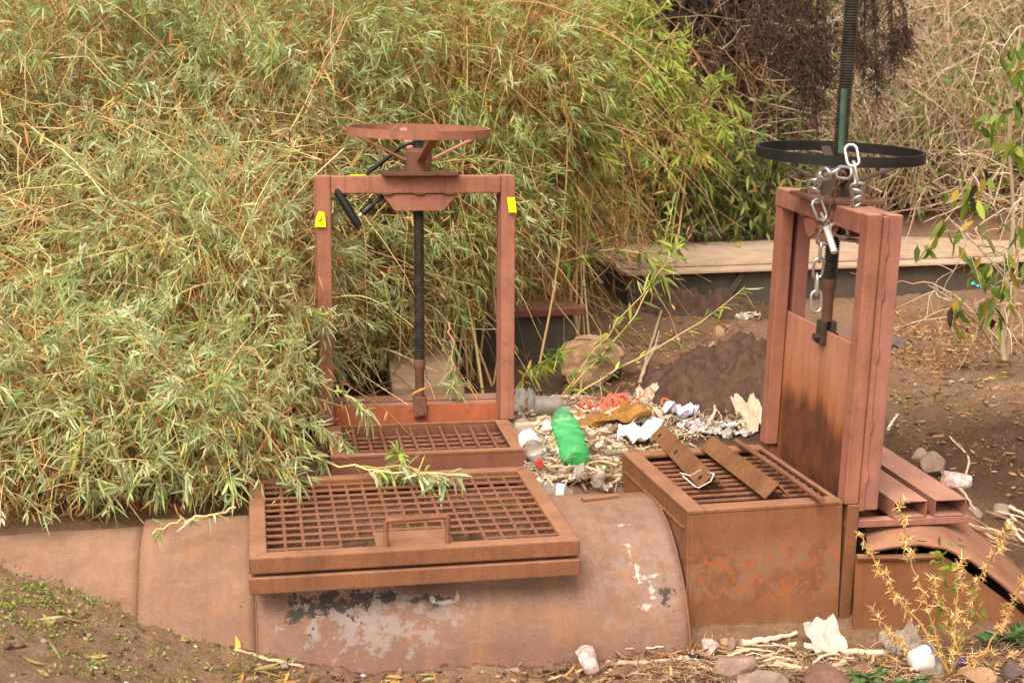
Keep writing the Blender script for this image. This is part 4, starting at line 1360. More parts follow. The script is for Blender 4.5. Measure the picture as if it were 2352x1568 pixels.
for nm in ('x',):
    l0, l1 = -.235, -.178
    vs = [tuple(gL @ Vector((x, y, DIMS_L['H'] + z))) for x in (l0, l1) for y in (-.002, .046) for z in (.0005, .0018)]
    tt.add(vs, [(0, 1, 3, 2), (4, 6, 7, 5), (0, 4, 5, 1), (2, 3, 7, 6), (0, 2, 6, 4), (1, 5, 7, 3)])
tag(tt.build('yellow_tape', M['yellow']), 'small yellow tape lying on top of the red gate beam', 'tape')

# ------------------------------------------------------------------ brush behind the channel
PAL_BROWN = [(176, 138, 106, 4), (148, 114, 90, 4), (190, 152, 116, 3), (112, 88, 72, 3)]
PAL_PALE = [(224, 200, 168, 5), (204, 176, 144, 4), (176, 144, 112, 3), (234, 214, 186, 2)]
PAL_DARKB = [(84, 66, 56, 4), (66, 52, 46, 4), (104, 82, 68, 2), (120, 70, 56, .6)]
LEAF_MIX = [(126, 136, 70, 3), (104, 118, 58, 3), (150, 150, 84, 2), (160, 132, 84, 2)]
thicket_fill('brown_brush', 'tangled reddish brown twigs behind the channel, left of the tall screw', 'brush',
             [(1.15, 2.6, 10.9, 12.4, .05, 1.7, 3), (.7, 1.8, 10.9, 12.4, .7, 1.7, 2)], 7500, PAL_BROWN, rad=(.0018, .0042), ln=(.35, 1.0), vert=.15, leaves=1600, lpal=LEAF_MIX, leaf_len=.07, leaf_w=.022)
thicket_fill('pale_brush', 'upright pale tan canes and twigs behind the channel, right of the tall screw', 'brush',
             [(2.1, 4.8, 10.8, 12.6, .0, 1.5, 4), (2.3, 5.0, 10.25, 10.8, .0, .75, 1.2)], 9500, PAL_PALE, rad=(.0018, .0046), ln=(.4, 1.2), vert=1.6, leaves=12000, lpal=[(122, 142, 66, 4), (104, 126, 58, 3), (150, 162, 84, 2)], leaf_len=.075, leaf_w=.03, wob=.2, lean=-.15)
thicket_fill('far_brush', 'dim leafy scrub closing the view behind the bare twigs', 'brush',
             [(-1, 6.5, 12.8, 14.6, .0, 2.6, 4)], 7000, PAL_BROWN + PAL_DARKB, rad=(.002, .006), ln=(.4, 1.2), vert=.5, leaves=6500, lpal=LEAF_MIX + [(86, 98, 52, 4)], leaf_len=.09, leaf_w=.03)
thicket_fill('dark_brush', 'dark leafless scrub at the top behind the yellow green shrub', 'brush',
             [(.9, 1.95, 10.8, 11.6, 1.45, 2.3, 3)], 2300, PAL_DARKB, rad=(.002, .006), ln=(.3, 1.0), vert=.0, leaves=900, lpal=[(168, 132, 70, 3), (112, 92, 60, 3)], leaf_len=.05, leaf_w=.014)

def bare_tree(name, label, cat, trunks, pal, twigs=0, leaves=0, lpal=None, spread=.5, tw_len=(.2, .5), leaf=(.08, .025), hang=-.2, group=None, leafless_base=.35, sides=7):
    """trunks: list of (points, r0, r1)"""
    root = empty(name, (0, 0, 0))
    tag(root, label, cat, group)
    allpts = []
    for pts, r0, r1 in trunks:
        P = np.array(pts, float)
        t = np.linspace(0, 1, len(P))
        tt = np.linspace(0, 1, 14)
        Q = np.stack([np.interp(tt, t, P[:, i]) for i in range(3)], 1)
        Q[1:-1] += rng.normal(size=(12, 3)) * .004
        Q[1:-1] = (Q[:-2] + 2 * Q[1:-1] + Q[2:]) / 4
        allpts.append(Q)
        parts = tube_geo(Q[None], np.array([r0]), np.array([r1]), pick(pal, 1), sides)
        mesh_np('trunk' if r0 > .012 else 'stem', *parts, M['twig'], root)
    if twigs:
        k = [rng.integers(int(14 * leafless_base), 14, twigs // len(allpts) + 1) for _ in allpts]
        st = np.concatenate([q[i] for q, i in zip(allpts, k)])
        n = len(st)
        d = unit(rng.normal(size=(n, 3)) * spread + np.array([0, -.1, hang]))
        tw = twig_pts(st, d, rng.uniform(*tw_len, n), rng.uniform(0, .6, n), 6, .2)
        P2 = [tube_geo(tw, np.full(n, .0035), np.full(n, .001), pick(pal, n))]
        s2 = tw[rng.integers(0, n, n * 2), rng.integers(2, 7, n * 2)]
        tw2 = twig_pts(s2, unit(rng.normal(size=(n * 2, 3)) + np.array([0, 0, hang])), rng.uniform(*tw_len, n * 2) * .5, rng.uniform(0, .6, n * 2), 6, .2)
        P2.append(tube_geo(tw2, np.full(n * 2, .002), np.full(n * 2, .0008), pick(pal, n * 2)))
        mesh_np('twigs', *merge(P2), M['twig'], root)
        if leaves:
            A_ = np.concatenate([tw, tw2])
            i, j = rng.integers(0, len(A_), leaves), rng.integers(2, 7, leaves)
            mesh_np('leaves', *leaf_geo(A_[i, j], rng.normal(size=(leaves, 3)) * .7 + np.array([0, 0, -.5]), leaf[0] * rng.uniform(.6, 1.25, leaves), leaf[1] * rng.uniform(.7, 1.2, leaves), np.full(leaves, .3), pick(lpal, leaves)), M['leaf'], root)
    return root

def vpt(u, v, Y): return atY(u, v, Y)
# dark dead branches hanging in front of the pale canes
bare_tree('dead_tree', 'dark dead branches hanging in front of pale canes behind the tall screw', 'dead tree',
          [([(4.9, 11.0, .8), (4.7, 10.8, 2.2), (3.6, 10.2, 2.9), (2.0, 9.65, 3.0)], .06, .02)]
          + [([tuple(vpt(u0, -160, 9.6)), tuple(vpt(u1, v1 * .5, 9.55)), tuple(vpt(u1, v1, 9.5))], .009, .002) for u0, u1, v1 in
             ((1830, 1842, 235), (1860, 1858, 190), (1885, 1872, 265), (1900, 1895, 180), (1840, 1825, 150), (1985, 1985, 170), (2010, 2012, 230), (2040, 2050, 130), (2060, 2075, 105), (1795, 1790, 120), (1760, 1745, 90), (1955, 1960, 110))],
          PAL_DARKB, twigs=1700, spread=.45, tw_len=(.05, .17), hang=-.3, leafless_base=.0, leaves=3800, lpal=PAL_DARKB, leaf=(.035, .010))
# small dark trunked trees at the end of the channel
for lab, tr, seedl in (('small dark trunked tree standing at the left end of the channel cover', [([tuple(vpt(1606, 566, 10.0)), tuple(vpt(1602, 500, 10.0)), tuple(vpt(1612, 420, 10.0)), tuple(vpt(1580, 330, 9.9))], .034, .012), ([tuple(vpt(1602, 500, 10.0)), tuple(vpt(1560, 420, 9.9)), tuple(vpt(1530, 350, 9.9))], .016, .006)], 420),
                       ('twin stemmed dark tree on the pale grass behind the channel cover', [([tuple(vpt(1712, 556, 10.2)), tuple(vpt(1716, 500, 10.2)), tuple(vpt(1708, 420, 10.2)), tuple(vpt(1690, 330, 10.1))], .030, .010), ([tuple(vpt(1726, 556, 10.2)), tuple(vpt(1742, 500, 10.2)), tuple(vpt(1762, 430, 10.2)), tuple(vpt(1780, 380, 10.1))], .018, .006)], 420)):
    bare_tree('small_tree', lab, 'tree', tr, PAL_DARKB, twigs=110, leaves=900, lpal=[(118, 140, 72, 3), (142, 156, 84, 3), (100, 116, 60, 2), (170, 160, 84, 1)], spread=.8, tw_len=(.25, .6), leaf=(.09, .026), hang=-.05, leafless_base=.5)
# tall pale canes that stand out singly
for u0, v0, pts_ in ((1, 1, [(1868 + 200, 470), (2062, 330), (2082, 130), (2094, -40)]), (2, 1, [(2196, 470), (2178, 320), (2186, 160), (2168, -30)]), (3, 1, [(2010, 330), (1995, 230), (1984, 60)]), (4, 1, [(2300, 470), (2270, 300), (2290, 120), (2250, -30)])):
    bare_tree('bare_sapling', ['', 'tall pale bare sapling nearest the tall screw, reaching the top of the view', 'tall pale sapling rising over the dirt bank at the right', 'short pale leaning stem just right of the black screw', 'crooked pale sapling at the right edge behind the leafy plant'][u0], 'sapling',
              [([tuple(vpt(u, v, 10.6)) for u, v in pts_], .011, .005)], PAL_PALE, twigs=60, spread=.6, tw_len=(.3, .8), hang=.4, leafless_base=.3)
# leafy plant near the right edge
PAL_OVATE = [(104, 128, 48, 4), (126, 146, 58, 3), (150, 156, 64, 2), (84, 100, 44, 2), (176, 150, 60, 1), (70, 58, 44, .9)]
bare_tree('leafy_plant', 'plant with drooping dark tipped green leaves on pale stems at the right edge', 'plant',
          [([tuple(vpt(2306, 826, 6.5)), tuple(vpt(2300, 720, 6.5)), tuple(vpt(2318, 600, 6.45)), tuple(vpt(2330, 470, 6.4)), tuple(vpt(2312, 300, 6.3)), tuple(vpt(2345, 60, 6.2))], .014, .006),
           ([tuple(vpt(2312, 826, 6.5)), tuple(vpt(2330, 700, 6.4)), tuple(vpt(2340, 560, 6.3)), tuple(vpt(2352, 420, 6.2))], .009, .004),
           ([tuple(vpt(2298, 812, 6.5)), tuple(vpt(2240, 735, 6.3)), tuple(vpt(2190, 690, 6.2)), tuple(vpt(2132, 655, 6.1))], .007, .003),
           ([tuple(vpt(2322, 640, 6.4)), tuple(vpt(2270, 590, 6.2)), tuple(vpt(2225, 545, 6.1)), tuple(vpt(2186, 506, 6.0))], .005, .002)],
          PAL_PALE, twigs=46, spread=.7, tw_len=(.12, .34), hang=.05, leaves=0, leafless_base=.35)
lv = bpy.data.objects[[o.name for o in bpy.data.objects if o.name.startswith('leafy_plant')][-1]]
cl = []
for u, v, n in ((2160, 545, 6), (2180, 525, 6), (2215, 575, 4), (2225, 450, 7), (2250, 430, 5), (2250, 600, 8), (2270, 615, 7), (2285, 650, 5), (2195, 700, 6), (2275, 690, 7), (2290, 730, 5), (2250, 400, 5), (2300, 255, 6), (2335, 245, 5), (2320, 130, 7), (2345, 90, 7), (2330, 180, 6), (2270, 265, 4), (2310, 330, 5), (2340, 340, 5), (2262, 520, 4), (2345, 520, 6), (2330, 600, 5), (2225, 715, 3)):
    p = vpt(u, v, 6.15)
    cl.append(p + rng.normal(size=(n, 3)) * np.array([.03, .05, .025]))
cl = np.concatenate(cl)
n = len(cl)
mesh_np('leaves', *leaf_geo(cl, np.c_[rng.normal(size=(n, 2)) * .45, -np.ones(n)], rng.uniform(.06, .105, n), rng.uniform(.022, .034, n), rng.normal(size=n) * .2, pick(PAL_OVATE, n)), M['leaf'], lv)

# arching stems over the rubble in the middle
def arch(label, path, Yd, n_leaf, pal, ll=.085, lw=.011, r=(.0042, .0018)):
    root = empty('arching_branch', (0, 0, 0))
    tag(root, label, 'branch')
    P = np.array([vpt(u, v, y) for (u, v), y in zip(path, Yd)])
    t, tt = np.linspace(0, 1, len(P)), np.linspace(0, 1, 16)
    Q = np.stack([np.interp(tt, t, P[:, i]) for i in range(3)], 1)
    Q[1:-1] = (Q[:-2] + 2 * Q[1:-1] + Q[2:]) / 4 + rng.normal(size=(14, 3)) * .004
    mesh_np('stem', *tube_geo(Q[None], np.array([r[0]]), np.array([r[1]]), pick(PAL_STEM, 1), 6), M['twig'], root)
    f = (1 - rng.random(n_leaf) ** 1.3 * .85) * 14.99
    i = f.astype(int)
    b = Q[i] + (Q[i + 1] - Q[i]) * (f - i)[:, None]
    tg = unit(Q[i + 1] - Q[i])
    d = unit(tg * .7 + rng.normal(size=(n_leaf, 3)) * .55 + np.array([0, 0, -.25]))
    mesh_np('leaves', *leaf_geo(b, d, ll * rng.uniform(.6, 1.2, n_leaf), lw * rng.uniform(.7, 1.2, n_leaf), rng.normal(size=n_leaf) * .2 + .3, pick(pal, n_leaf)), M['leaf'], root)
arch('long tan arching stem with a leafy tip rising from the rubbish towards the raised gate', [(1205, 1000), (1330, 900), (1480, 815), (1620, 735), (1710, 660)], [6.0, 6.1, 6.1, 6.0, 5.9], 40, PAL_GREEN)
arch('tan stem leaning over the tan boulder towards the channel cover', [(1215, 1005), (1310, 880), (1410, 750), (1500, 640), (1560, 560)], [6.0, 6.2, 6.4, 6.5, 6.6], 70, PAL_GREEN, .095, .014)
arch('second tan stem crossing low over the tan boulder', [(1240, 985), (1330, 870), (1450, 740), (1520, 600), (1545, 470)], [6.1, 6.3, 6.5, 6.7, 6.8], 60, PAL_GREEN, .095, .014)
arch('leafy stem drooping from the thicket over the end of the channel cover', [(1180, 620), (1300, 600), (1400, 570), (1480, 580), (1530, 640)], [7.2, 7.1, 7.0, 6.9, 6.9], 34, PAL_GREEN, .1, .018)
arch('sprig with a leafy tip standing in front of the red gate tubes', [(1030, 740), (1040, 800), (1035, 860), (1050, 905)], [5.9, 5.75, 5.6, 5.5], 60, PAL_GREY, .07, .009)
arch('leafy runner lying across the back of the grating lid', [(600, 1000), (740, 1060), (860, 1082), (960, 1085), (1060, 1090)], [4.9, 4.7, 4.6, 4.55, 4.5], 46, PAL_GREY, .085, .012)
arch('grey green sprig hanging over the left back corner of the grating lid', [(560, 1020), (640, 1075), (690, 1105), (675, 1125)], [4.8, 4.65, 4.55, 4.5], 40, PAL_GREY, .1, .013)
arch('thin runner with wilted leaves lying on the pipe left of the lid', [(540, 1165), (480, 1185), (420, 1195), (350, 1225)], [4.2, 4.1, 4.06, 4.0], 18, PAL_GREY, .07, .008)
arch('leaf rosette branch reaching over the right half of the grating lid', [(820, 1072), (930, 1070), (1000, 1095), (1015, 1110)], [4.65, 4.58, 4.5, 4.47], 34, PAL_GREY, .075, .011)
arch('sprig in front of the intake box below the red gate', [(840, 1090), (900, 1075), (920, 1050), (912, 1035)], [4.7, 4.66, 4.64, 4.62], 22, PAL_GREEN, .06, .010)
arch('grey green sprig bending over the left end of the intake box grating', [(660, 860), (740, 885), (810, 915), (850, 955)], [5.3, 5.15, 5.02, 4.95], 60, PAL_GREY, .065, .008)
arch('grey green sprig lying on the left front corner of the intake box below the gate', [(640, 1010), (700, 975), (760, 985), (800, 1030)], [5.1, 4.98, 4.9, 4.84], 52, PAL_GREY, .065, .008)
arch('bushy green sprig between the red gate post and the boulder', [(1180, 900), (1215, 850), (1265, 825), (1290, 805)], [6.3, 6.3, 6.25, 6.2], 90, PAL_BRIGHT, .075, .010)

# ------------------------------------------------------------------ stones
def rock(u, v, w, h, label, mat, seed, cat='rock', sink=.3, dep=.8, p=None, name='rock', group=None):
    """w, h: size in metres"""
    P = np.array(gpt(u, v)) if p is None else np.array(p)
    rn = np.random.default_rng(seed)
    import bmesh
    bm = bmesh.new()
    bmesh.ops.create_icosphere(bm, subdivisions=4, radius=1)
    pl_ = [(unit(rn.normal(size=3)), rn.uniform(.42, .82)) for _ in range(9)]
    ph = rn.uniform(0, 6, 9)
    for vert in bm.verts:
        c = np.array(vert.co)
        for n_, d_ in pl_:
            e = np.dot(c, n_)
            if e > d_: c = c - n_ * (e - d_) * .92
        c = c * (1 + .03 * sin(c[0] * 7 + ph[0]) * sin(c[1] * 6 + ph[1]) + .02 * sin(c[2] * 13 + ph[2]) * sin(c[0] * 15 + ph[3]) + .008 * rn.normal())
        vert.co = Vector((c[0] * w / 2, c[1] * w * dep / 2, c[2] * h / 2))
    me = bpy.data.meshes.new(name)
    bm.to_mesh(me)
    bm.free()
    me.polygons.foreach_set('use_smooth', [True] * len(me.polygons))
    me.set_sharp_from_angle(angle=radians(28))
    me.materials.append(M[mat])
    o = bpy.data.objects.new(name, me)
    COL.objects.link(o)
    o.location = (P[0], P[1], P[2] + h * (.5 - sink))
    o.rotation_euler = (rn.normal() * .1, rn.normal() * .1, rn.uniform(0, 6))
    return tag(o, label, cat, group)
def hull_rock(name, label, mat, pts):
    import bmesh
    bm = bmesh.new()
    for p in pts: bm.verts.new(p)
    bmesh.ops.convex_hull(bm, input=bm.verts[:])
    bmesh.ops.triangulate(bm, faces=bm.faces[:])
    for _ in range(4): bmesh.ops.subdivide_edges(bm, edges=bm.edges[:], cuts=1, use_grid_fill=True)
    from mathutils import noise as mn
    for _ in range(3): bmesh.ops.smooth_vert(bm, verts=bm.verts[:], factor=.5, use_axis_x=True, use_axis_y=True, use_axis_z=True)
    bm.normal_update()
    for vt in bm.verts:
        vt.co += vt.normal * (mn.fractal(vt.co * 14, .8, 2.1, 6) * .012)
    me = bpy.data.meshes.new(name)
    bm.to_mesh(me)
    bm.free()
    me.polygons.foreach_set('use_smooth', [True] * len(me.polygons))
    me.materials.append(M[mat])
    o = bpy.data.objects.new(name, me)
    COL.objects.link(o)
    return tag(o, label, 'boulder')
hp = []
for u, v in ((1284, 812), (1325, 772), (1392, 776), (1436, 806), (1420, 852), (1372, 900), (1318, 896), (1288, 858)): hp.append(tuple(atY(u, v, 6.42)))
for u, v in ((1296, 800), (1335, 770), (1390, 772), (1425, 800), (1410, 850), (1310, 870)): hp.append(tuple(atY(u, v, 6.68)))
hull_rock('boulder', 'big flat faced tan boulder at the back of the rubbish pit', 'rock_tan', hp)
rock(1352, 1540, .105, .085, 'round pinkish white stone lying at the foot of the pipe', 'rock_pink', 8, sink=.15)
rock(1690, 1550, .135, .085, 'large grey stone under the corner of the scaly intake box', 'rock_grey', 9, sink=.2)
rock(1628, 1500, .07, .06, 'pinkish grey stone touching the lower end of the pipe', 'rock_pink', 12, sink=.25)
rock(1664, 1482, .05, .05, 'small tan stone against the foot of the scaly intake box', 'rock_tan', 13)
rock(1680, 1490, .03, .06, 'small upright grey stone near the intake box foot', 'rock_grey', 14)
rock(1835, 1490, .09, .05, 'flat pinkish brown stone under the pale sticks by the gate foot', 'rock_brown', 15)
rock(1740, 1566, .18, .07, 'flat pale grey stone at the bottom edge below the sticks', 'rock_grey', 16, sink=.35)
rock(1900, 1566, .17, .06, 'flat brown slab at the bottom edge, right of the pale stone', 'rock_brown', 17, sink=.4)
rock(1175, 1544, .055, .03, 'small smooth grey stone at the bottom of the pipe middle', 'rock_grey', 18)
rock(655, 1532, .05, .035, 'pitted grey lump left of the pipe foot', 'rock_grey', 19)
rock(760, 1498, .04, .03, 'small brown stone under the painted patch of the pipe', 'rock_brown', 20, sink=.4)
rock(1262, 1543, .045, .04, 'small stone with a white chip beside the pinkish round stone', 'rock_brown', 21)
rock(1600, 1528, .05, .04, 'brown stone among twigs left of the large grey stone', 'rock_brown', 22)
rock(1430, 1552, .09, .05, 'brown flat stone right of the pinkish round stone', 'rock_brown', 23)
rock(2285, 1250, .22, .19, 'rusty brown round boulder behind the lifted pipe sheet', 'rock_brown', 24, 'boulder', p=atY(2285, 1262, 4.75), sink=.3)
rock(2330, 1215, .16, .10, 'tan flat stone at the right edge above the brown boulder', 'rock_tan', 25, p=atY(2335, 1222, 4.9))
rock(2150, 1080, .12, .10, 'grey stone touching the end of the hollow tubes', 'rock_grey', 26)
rock(2110, 1060, .08, .08, 'pointed grey stone behind the hollow tubes', 'rock_grey', 27)
rock(2190, 1110, .14, .09, 'speckled grey stone right of the hollow tubes', 'rock_pink', 28)
rock(2230, 1190, .09, .06, 'grey stone below the hollow tubes near the pipe sheet', 'rock_grey', 29)
rock(2300, 1185, .10, .06, 'flat grey stone on the dark soil at the right edge', 'rock_grey', 30)
rock(2060, 800, .13, .08, 'dark angular stone on the soil right of the raised gate', 'rock_dark', 31, sink=.2)
rock(2140, 825, .11, .04, 'flat reddish stone on the soil below the drooping plant', 'rock_brown', 32)
rock(1650, 775, .09, .09, 'tan stub of stone on the bank above the dark soil heap', 'rock_tan', 33)
rock(2160, 500, .20, .12, 'tan stone on the dirt bank beyond the channel', 'rock_tan', 34, p=atY(2160, 502, 10.9))
rock(2095, 500, .10, .08, 'pale stone at the foot of the bank behind the raised gate', 'rock_tan', 35, p=atY(2080, 486, 10.9))
rock(2200, 512, .10, .05, 'white pebble on the dirt bank beyond the channel', 'rock_pink', 36, p=atY(2195, 510, 10.8))
rock(2325, 530, .30, .08, 'pale broken rubble on the bank at the right edge', 'rock_pink', 37, p=atY(2330, 532, 10.4))

# dark soil heap
def heap(u, v, rx, ry, h, name):
    P = gpt(u, v)
    n = 90
    X, Y = np.meshgrid(np.linspace(-1.25, 1.25, n), np.linspace(-1.25, 1.25, n))
    r = np.sqrt(X ** 2 + Y ** 2)
    x, y = P[0] + X * rx, P[1] + Y * ry
    base = gz(x.ravel(), y.ravel()).reshape(n, n)
    zz = h * np.clip(1.05 - r ** 1.5 * .95, -.2, 1)
    nzv = sum(a * np.sin(x * f + 2 * np.sin(y * f * .8 + q)) * np.sin(y * f * 1.1 + 2 * np.sin(x * f * .7 + q * 2)) for a, f, q in ((.022, 17, 1), (.016, 39, 2), (.011, 83, 3)))
    from mathutils import noise as mn
    fr = np.array([[mn.fractal(Vector((x[i, j] * 11, y[i, j] * 11, 3.1)), .6, 2.1, 7) for j in range(n)] for i in range(n)])
    ed = np.array([[mn.fractal(Vector((X[i, j] * 1.3 + u, Y[i, j] * 1.3, 9.)), 1., 2., 3) for j in range(n)] for i in range(n)])
    zz = h * np.clip(1.05 - np.maximum(r + .35 * ed, 0) ** 1.3 * .95, -.2, 1)
    z = base + zz + (nzv * .6 + fr * .055) * np.clip(1.5 - r, 0, 1) + rng.normal(size=(n, n)) * .003
    z = np.where(r > 1.15, base - .05, z)
    i = np.arange((n - 1) * (n - 1)); rr, c = i // (n - 1), i % (n - 1); a = rr * n + c
    me = bpy.data.meshes.new(name)
    me.from_pydata(np.stack([x, y, z], -1).reshape(-1, 3).tolist(), [], np.stack([a, a + 1, a + n + 1, a + n], 1).tolist())
    me.materials.append(M['dark_soil'])
    me.polygons.foreach_set('use_smooth', [True] * len(me.polygons))
    o = bpy.data.objects.new(name, me)
    COL.objects.link(o)
    return tag(o, kind='structure')
heap(1690, 915, .38, .34, .24, 'dirt_mound')
heap(1640, 715, .42, .22, .09, 'dirt_bank')

# ------------------------------------------------------------------ rubbish between the gates
def local_frame(d, up=(0, 0, 1)):
    d = Vector(d).normalized()
    s_ = d.cross(Vector(up)).normalized()
    u_ = s_.cross(d)
    return Matrix((d, s_, u_)).transposed()

def bottle(name, label, p_base, p_neck, R, prof, mat, dent=0., cap=None, band=None, seed=1, open_end=False, n=28):
    """prof: (t along, radius factor) from base to neck"""
    a, b = Vector(p_base), Vector(p_neck)
    L = (b - a).length
    Rm = local_frame(b - a)
    rn = np.random.default_rng(seed)
    ph = rn.uniform(0, 6, 6)
    root = empty(name, a)
    root.rotation_euler = Rm.to_euler()
    tag(root, label, 'bottle')
    def wall(t0, t1, extra, nm, mt, steps):
        vs = []
        for i in range(steps + 1):
            t = t0 + (t1 - t0) * i / steps
            rf = np.interp(t, [q[0] for q in prof], [q[1] for q in prof])
            for j in range(n):
                an = 2 * pi * j / n
                f = rf * R + extra
                sq = dent * math.exp(-((t - .62) / .26) ** 2)
                w = f * (1 + dent * .16 * sin(an * 3 + ph[0] + t * 9) * sin(t * 13 + ph[1]) * sin(pi * t))
                y, z = w * cos(an) * (1 + .25 * sq), w * sin(an) * (1 - .75 * sq)
                cr = abs(((t * 5.3 + an * 3 / (2 * pi) + ph[2]) % 1) - .5) + abs(((t * 3.1 - an * 2 / (2 * pi) + ph[3]) % 1) - .5)
                y, z = y * (1 + dent * .34 * (cr - .5)), z * (1 + dent * .42 * (cr - .5))
                if t < .03 and abs(sin(an * 2.5)) > .6: y, z = y * .93, z * .93
                vs.append((L * t, y, z))
        fs = [(i * n + j, i * n + (j + 1) % n, (i + 1) * n + (j + 1) % n, (i + 1) * n + j) for i in range(steps) for j in range(n)]
        if extra == 0 and t0 == 0: fs.append(tuple(range(n)))
        return MB().add(vs, fs).build(nm, mt, root, smooth=50)
    wall(0, 1, 0, 'bottle_wall', mat, 34)
    if band: wall(band[0], band[1], .0008, 'label_band', band[2], 8)
    if cap:
        r_ = R * prof[-1][1]
        MB().tube([(L * .985, 0, 0), (L * .985 + .016, 0, 0)], r_ * 1.25, 18).build('cap', cap, root, smooth=40)
    return root
PROF = [(0, .78), (.03, .97), (.08, 1), (.30, 1), (.36, .96), (.42, 1), (.70, 1), (.80, .82), (.90, .45), (.94, .34), (1, .32)]
bottle('plastic_bottle', 'crushed green plastic bottle lying with its base towards the pipe', atY(1324, 1056, 4.86), atY(1290, 952, 5.10), .048, [(0, .72), (.04, .96), (.1, 1), (.34, 1.0), (.42, .84), (.5, .96), (.8, .9), (1, .7)], M['green_bottle'], dent=.5, seed=3, band=None)
bottle('plastic_bottle', 'clear plastic bottle with white label and red cap beside the left intake box', atY(1198, 975, 5.06), atY(1238, 1062, 4.78), .034, PROF, M['clear'], cap=M['red'], band=(.36, .62, M['white_plastic']), dent=.12, seed=4)
bottle('plastic_bottle', 'small clear bottle with a pale green cap standing among the sticks', atY(1368, 1112, 4.72), atY(1385, 1078, 4.78), .019, PROF, M['clear'], cap=M['green_cap'], seed=5)
bottle('plastic_bottle', 'clear bottle with a bluish label half hidden behind the pipe crown', atY(1240, 1122, 4.66), atY(1315, 1130, 4.66), .024, PROF, M['clear'], band=(.5, .72, M['white_plastic']), seed=6)
bottle('plastic_bottle', 'dusty clear bottle lying below the thicket beside the red gate post', atY(1226, 930, 5.6), atY(1300, 925, 5.62), .036, PROF, M['grey_film'], dent=.25, seed=7)

def sheet(name, label, cat, u, v, w, h, mat, seed, amp=.03, lift=.02, rot=None, n=20, curl=0., stand=0., Y=None, tilt=0.):
    rn = np.random.default_rng(seed)
    P = np.array(gpt(u, v)) if Y is None else np.array(atY(u, v, Y))
    X, Yg = np.meshgrid(np.linspace(-.5, .5, n), np.linspace(-.5, .5, n))
    z = np.zeros_like(X)
    for k in range(9):        # sharp folds in random directions
        a = rn.uniform(0, pi)
        f = rn.uniform(1.2, 5)
        ph = rn.uniform(0, 1)
        q = (X * cos(a) + Yg * sin(a)) * f + ph
        z += np.abs(((q + .2 * rn.normal(size=q.shape) * .12) % 1) - .5) * rn.uniform(.4, 1.0) / (f ** .6)
    z = (z - z.mean()) * amp
    edge = 1 + .09 * np.sin(np.arctan2(Yg, X) * rn.integers(3, 7) + rn.uniform(0, 6)) + .015 * rn.normal(size=X.shape)
    r = np.maximum(np.abs(X), np.abs(Yg)) * 2
    X2, Y2 = X * (1 - r * .18 * (edge - .9)) * edge, Yg * (1 - r * .15) * edge
    z += -curl * (X ** 2 + .6 * Yg ** 2)
    z += stand * (Yg + .5) * h
    vs = np.stack([X2 * w, Y2 * h, z], -1).reshape(-1, 3)
    i = np.arange((n - 1) ** 2); rr, c = i // (n - 1), i % (n - 1); a = rr * n + c
    me = bpy.data.meshes.new(name)
    me.from_pydata(vs.tolist(), [], np.stack([a, a + 1, a + n + 1, a + n], 1).tolist())
    me.materials.append(M[mat])
    o = bpy.data.objects.new(name, me)
    COL.objects.link(o)
    o.location = (P[0], P[1], P[2] + lift)
    o.rotation_euler = (tilt + rn.normal() * .12, rn.normal() * .12, rn.uniform(-.5, .5) if rot is None else rot)
    so = o.modifiers.new('skin', 'SOLIDIFY'); so.thickness = .0012
    return tag(o, label, cat)
sheet('paper_scrap', 'torn white foam paper beside the white labelled bottle', 'paper', 1246, 1000, .10, .12, 'white_plastic', 1, .05)
sheet('paper_scrap', 'white crumpled sheet with curled edge above the holed angle iron', 'paper', 1470, 1014, .16, .13, 'white_plastic', 2, .07, lift=.035)
sheet('paper_scrap', 'white rag of tissue above the clear bottle, next to the gate post', 'paper', 1265, 985, .11, .10, 'paper', 3, .06)
sheet('paper_scrap', 'small white paper flake between the green bottle and the right intake box', 'paper', 1402, 1000, .07, .06, 'white_plastic', 4, .04)
sheet('paper_scrap', 'white shredded paper strip at the far corner of the right intake box', 'paper', 1690, 1005, .12, .05, 'paper', 5, .05)
sheet('paper_scrap', 'pale grey crumpled paper lying below the green bottle', 'paper', 1275, 1075, .12, .10, 'grey_film', 6, .07)
sheet('paper_scrap', 'black and white film scrap beside the small green capped bottle', 'scrap', 1312, 1088, .06, .05, 'black_bag', 7, .04)
sheet('plastic_bag', 'grey translucent bag lying behind the pipe crown', 'bag', 1300, 1105, .16, .10, 'grey_film', 8, .09)
sheet('plastic_bag', 'clear torn plastic cup standing by the foot of the red gate post', 'plastic', 1205, 948, .12, .12, 'grey_film', 9, .09, stand=.5)
sheet('plastic_bag', 'pale violet plastic bag at the edge of the dark soil heap', 'bag', 1565, 965, .12, .14, 'violet', 10, .10, lift=.05, stand=-.15)
sheet('plastic_bag', 'long tail of violet film next to the dark soil heap', 'bag', 1602, 990, .12, .10, 'violet', 11, .05)
sheet('plastic_bag', 'upright tan plastic bag with orange stains under the forked branch', 'bag', 1495, 930, .10, .14, 'tan_film', 12, .06, stand=.5, lift=.0)
sheet('plastic_bag', 'crumpled tan paper bag behind the white tube', 'bag', 1482, 975, .13, .10, 'tan_film', 13, .09, lift=.03)
sheet('cloth_rag', 'mustard brown cloth draped over the sticks behind the green bottle', 'cloth', 1396, 985, .32, .22, 'cloth', 14, .08, lift=.05, rot=.05)
sheet('plastic_bag', 'pale tan bag leaning on the foot of the raised gate post', 'bag', 1732, 985, .10, .16, 'tan_film', 15, .06, stand=.6)
sheet('plastic_scrap', 'grey film scrap on the rubbish left of the violet bag', 'scrap', 1530, 965, .14, .06, 'grey_film', 16, .05)
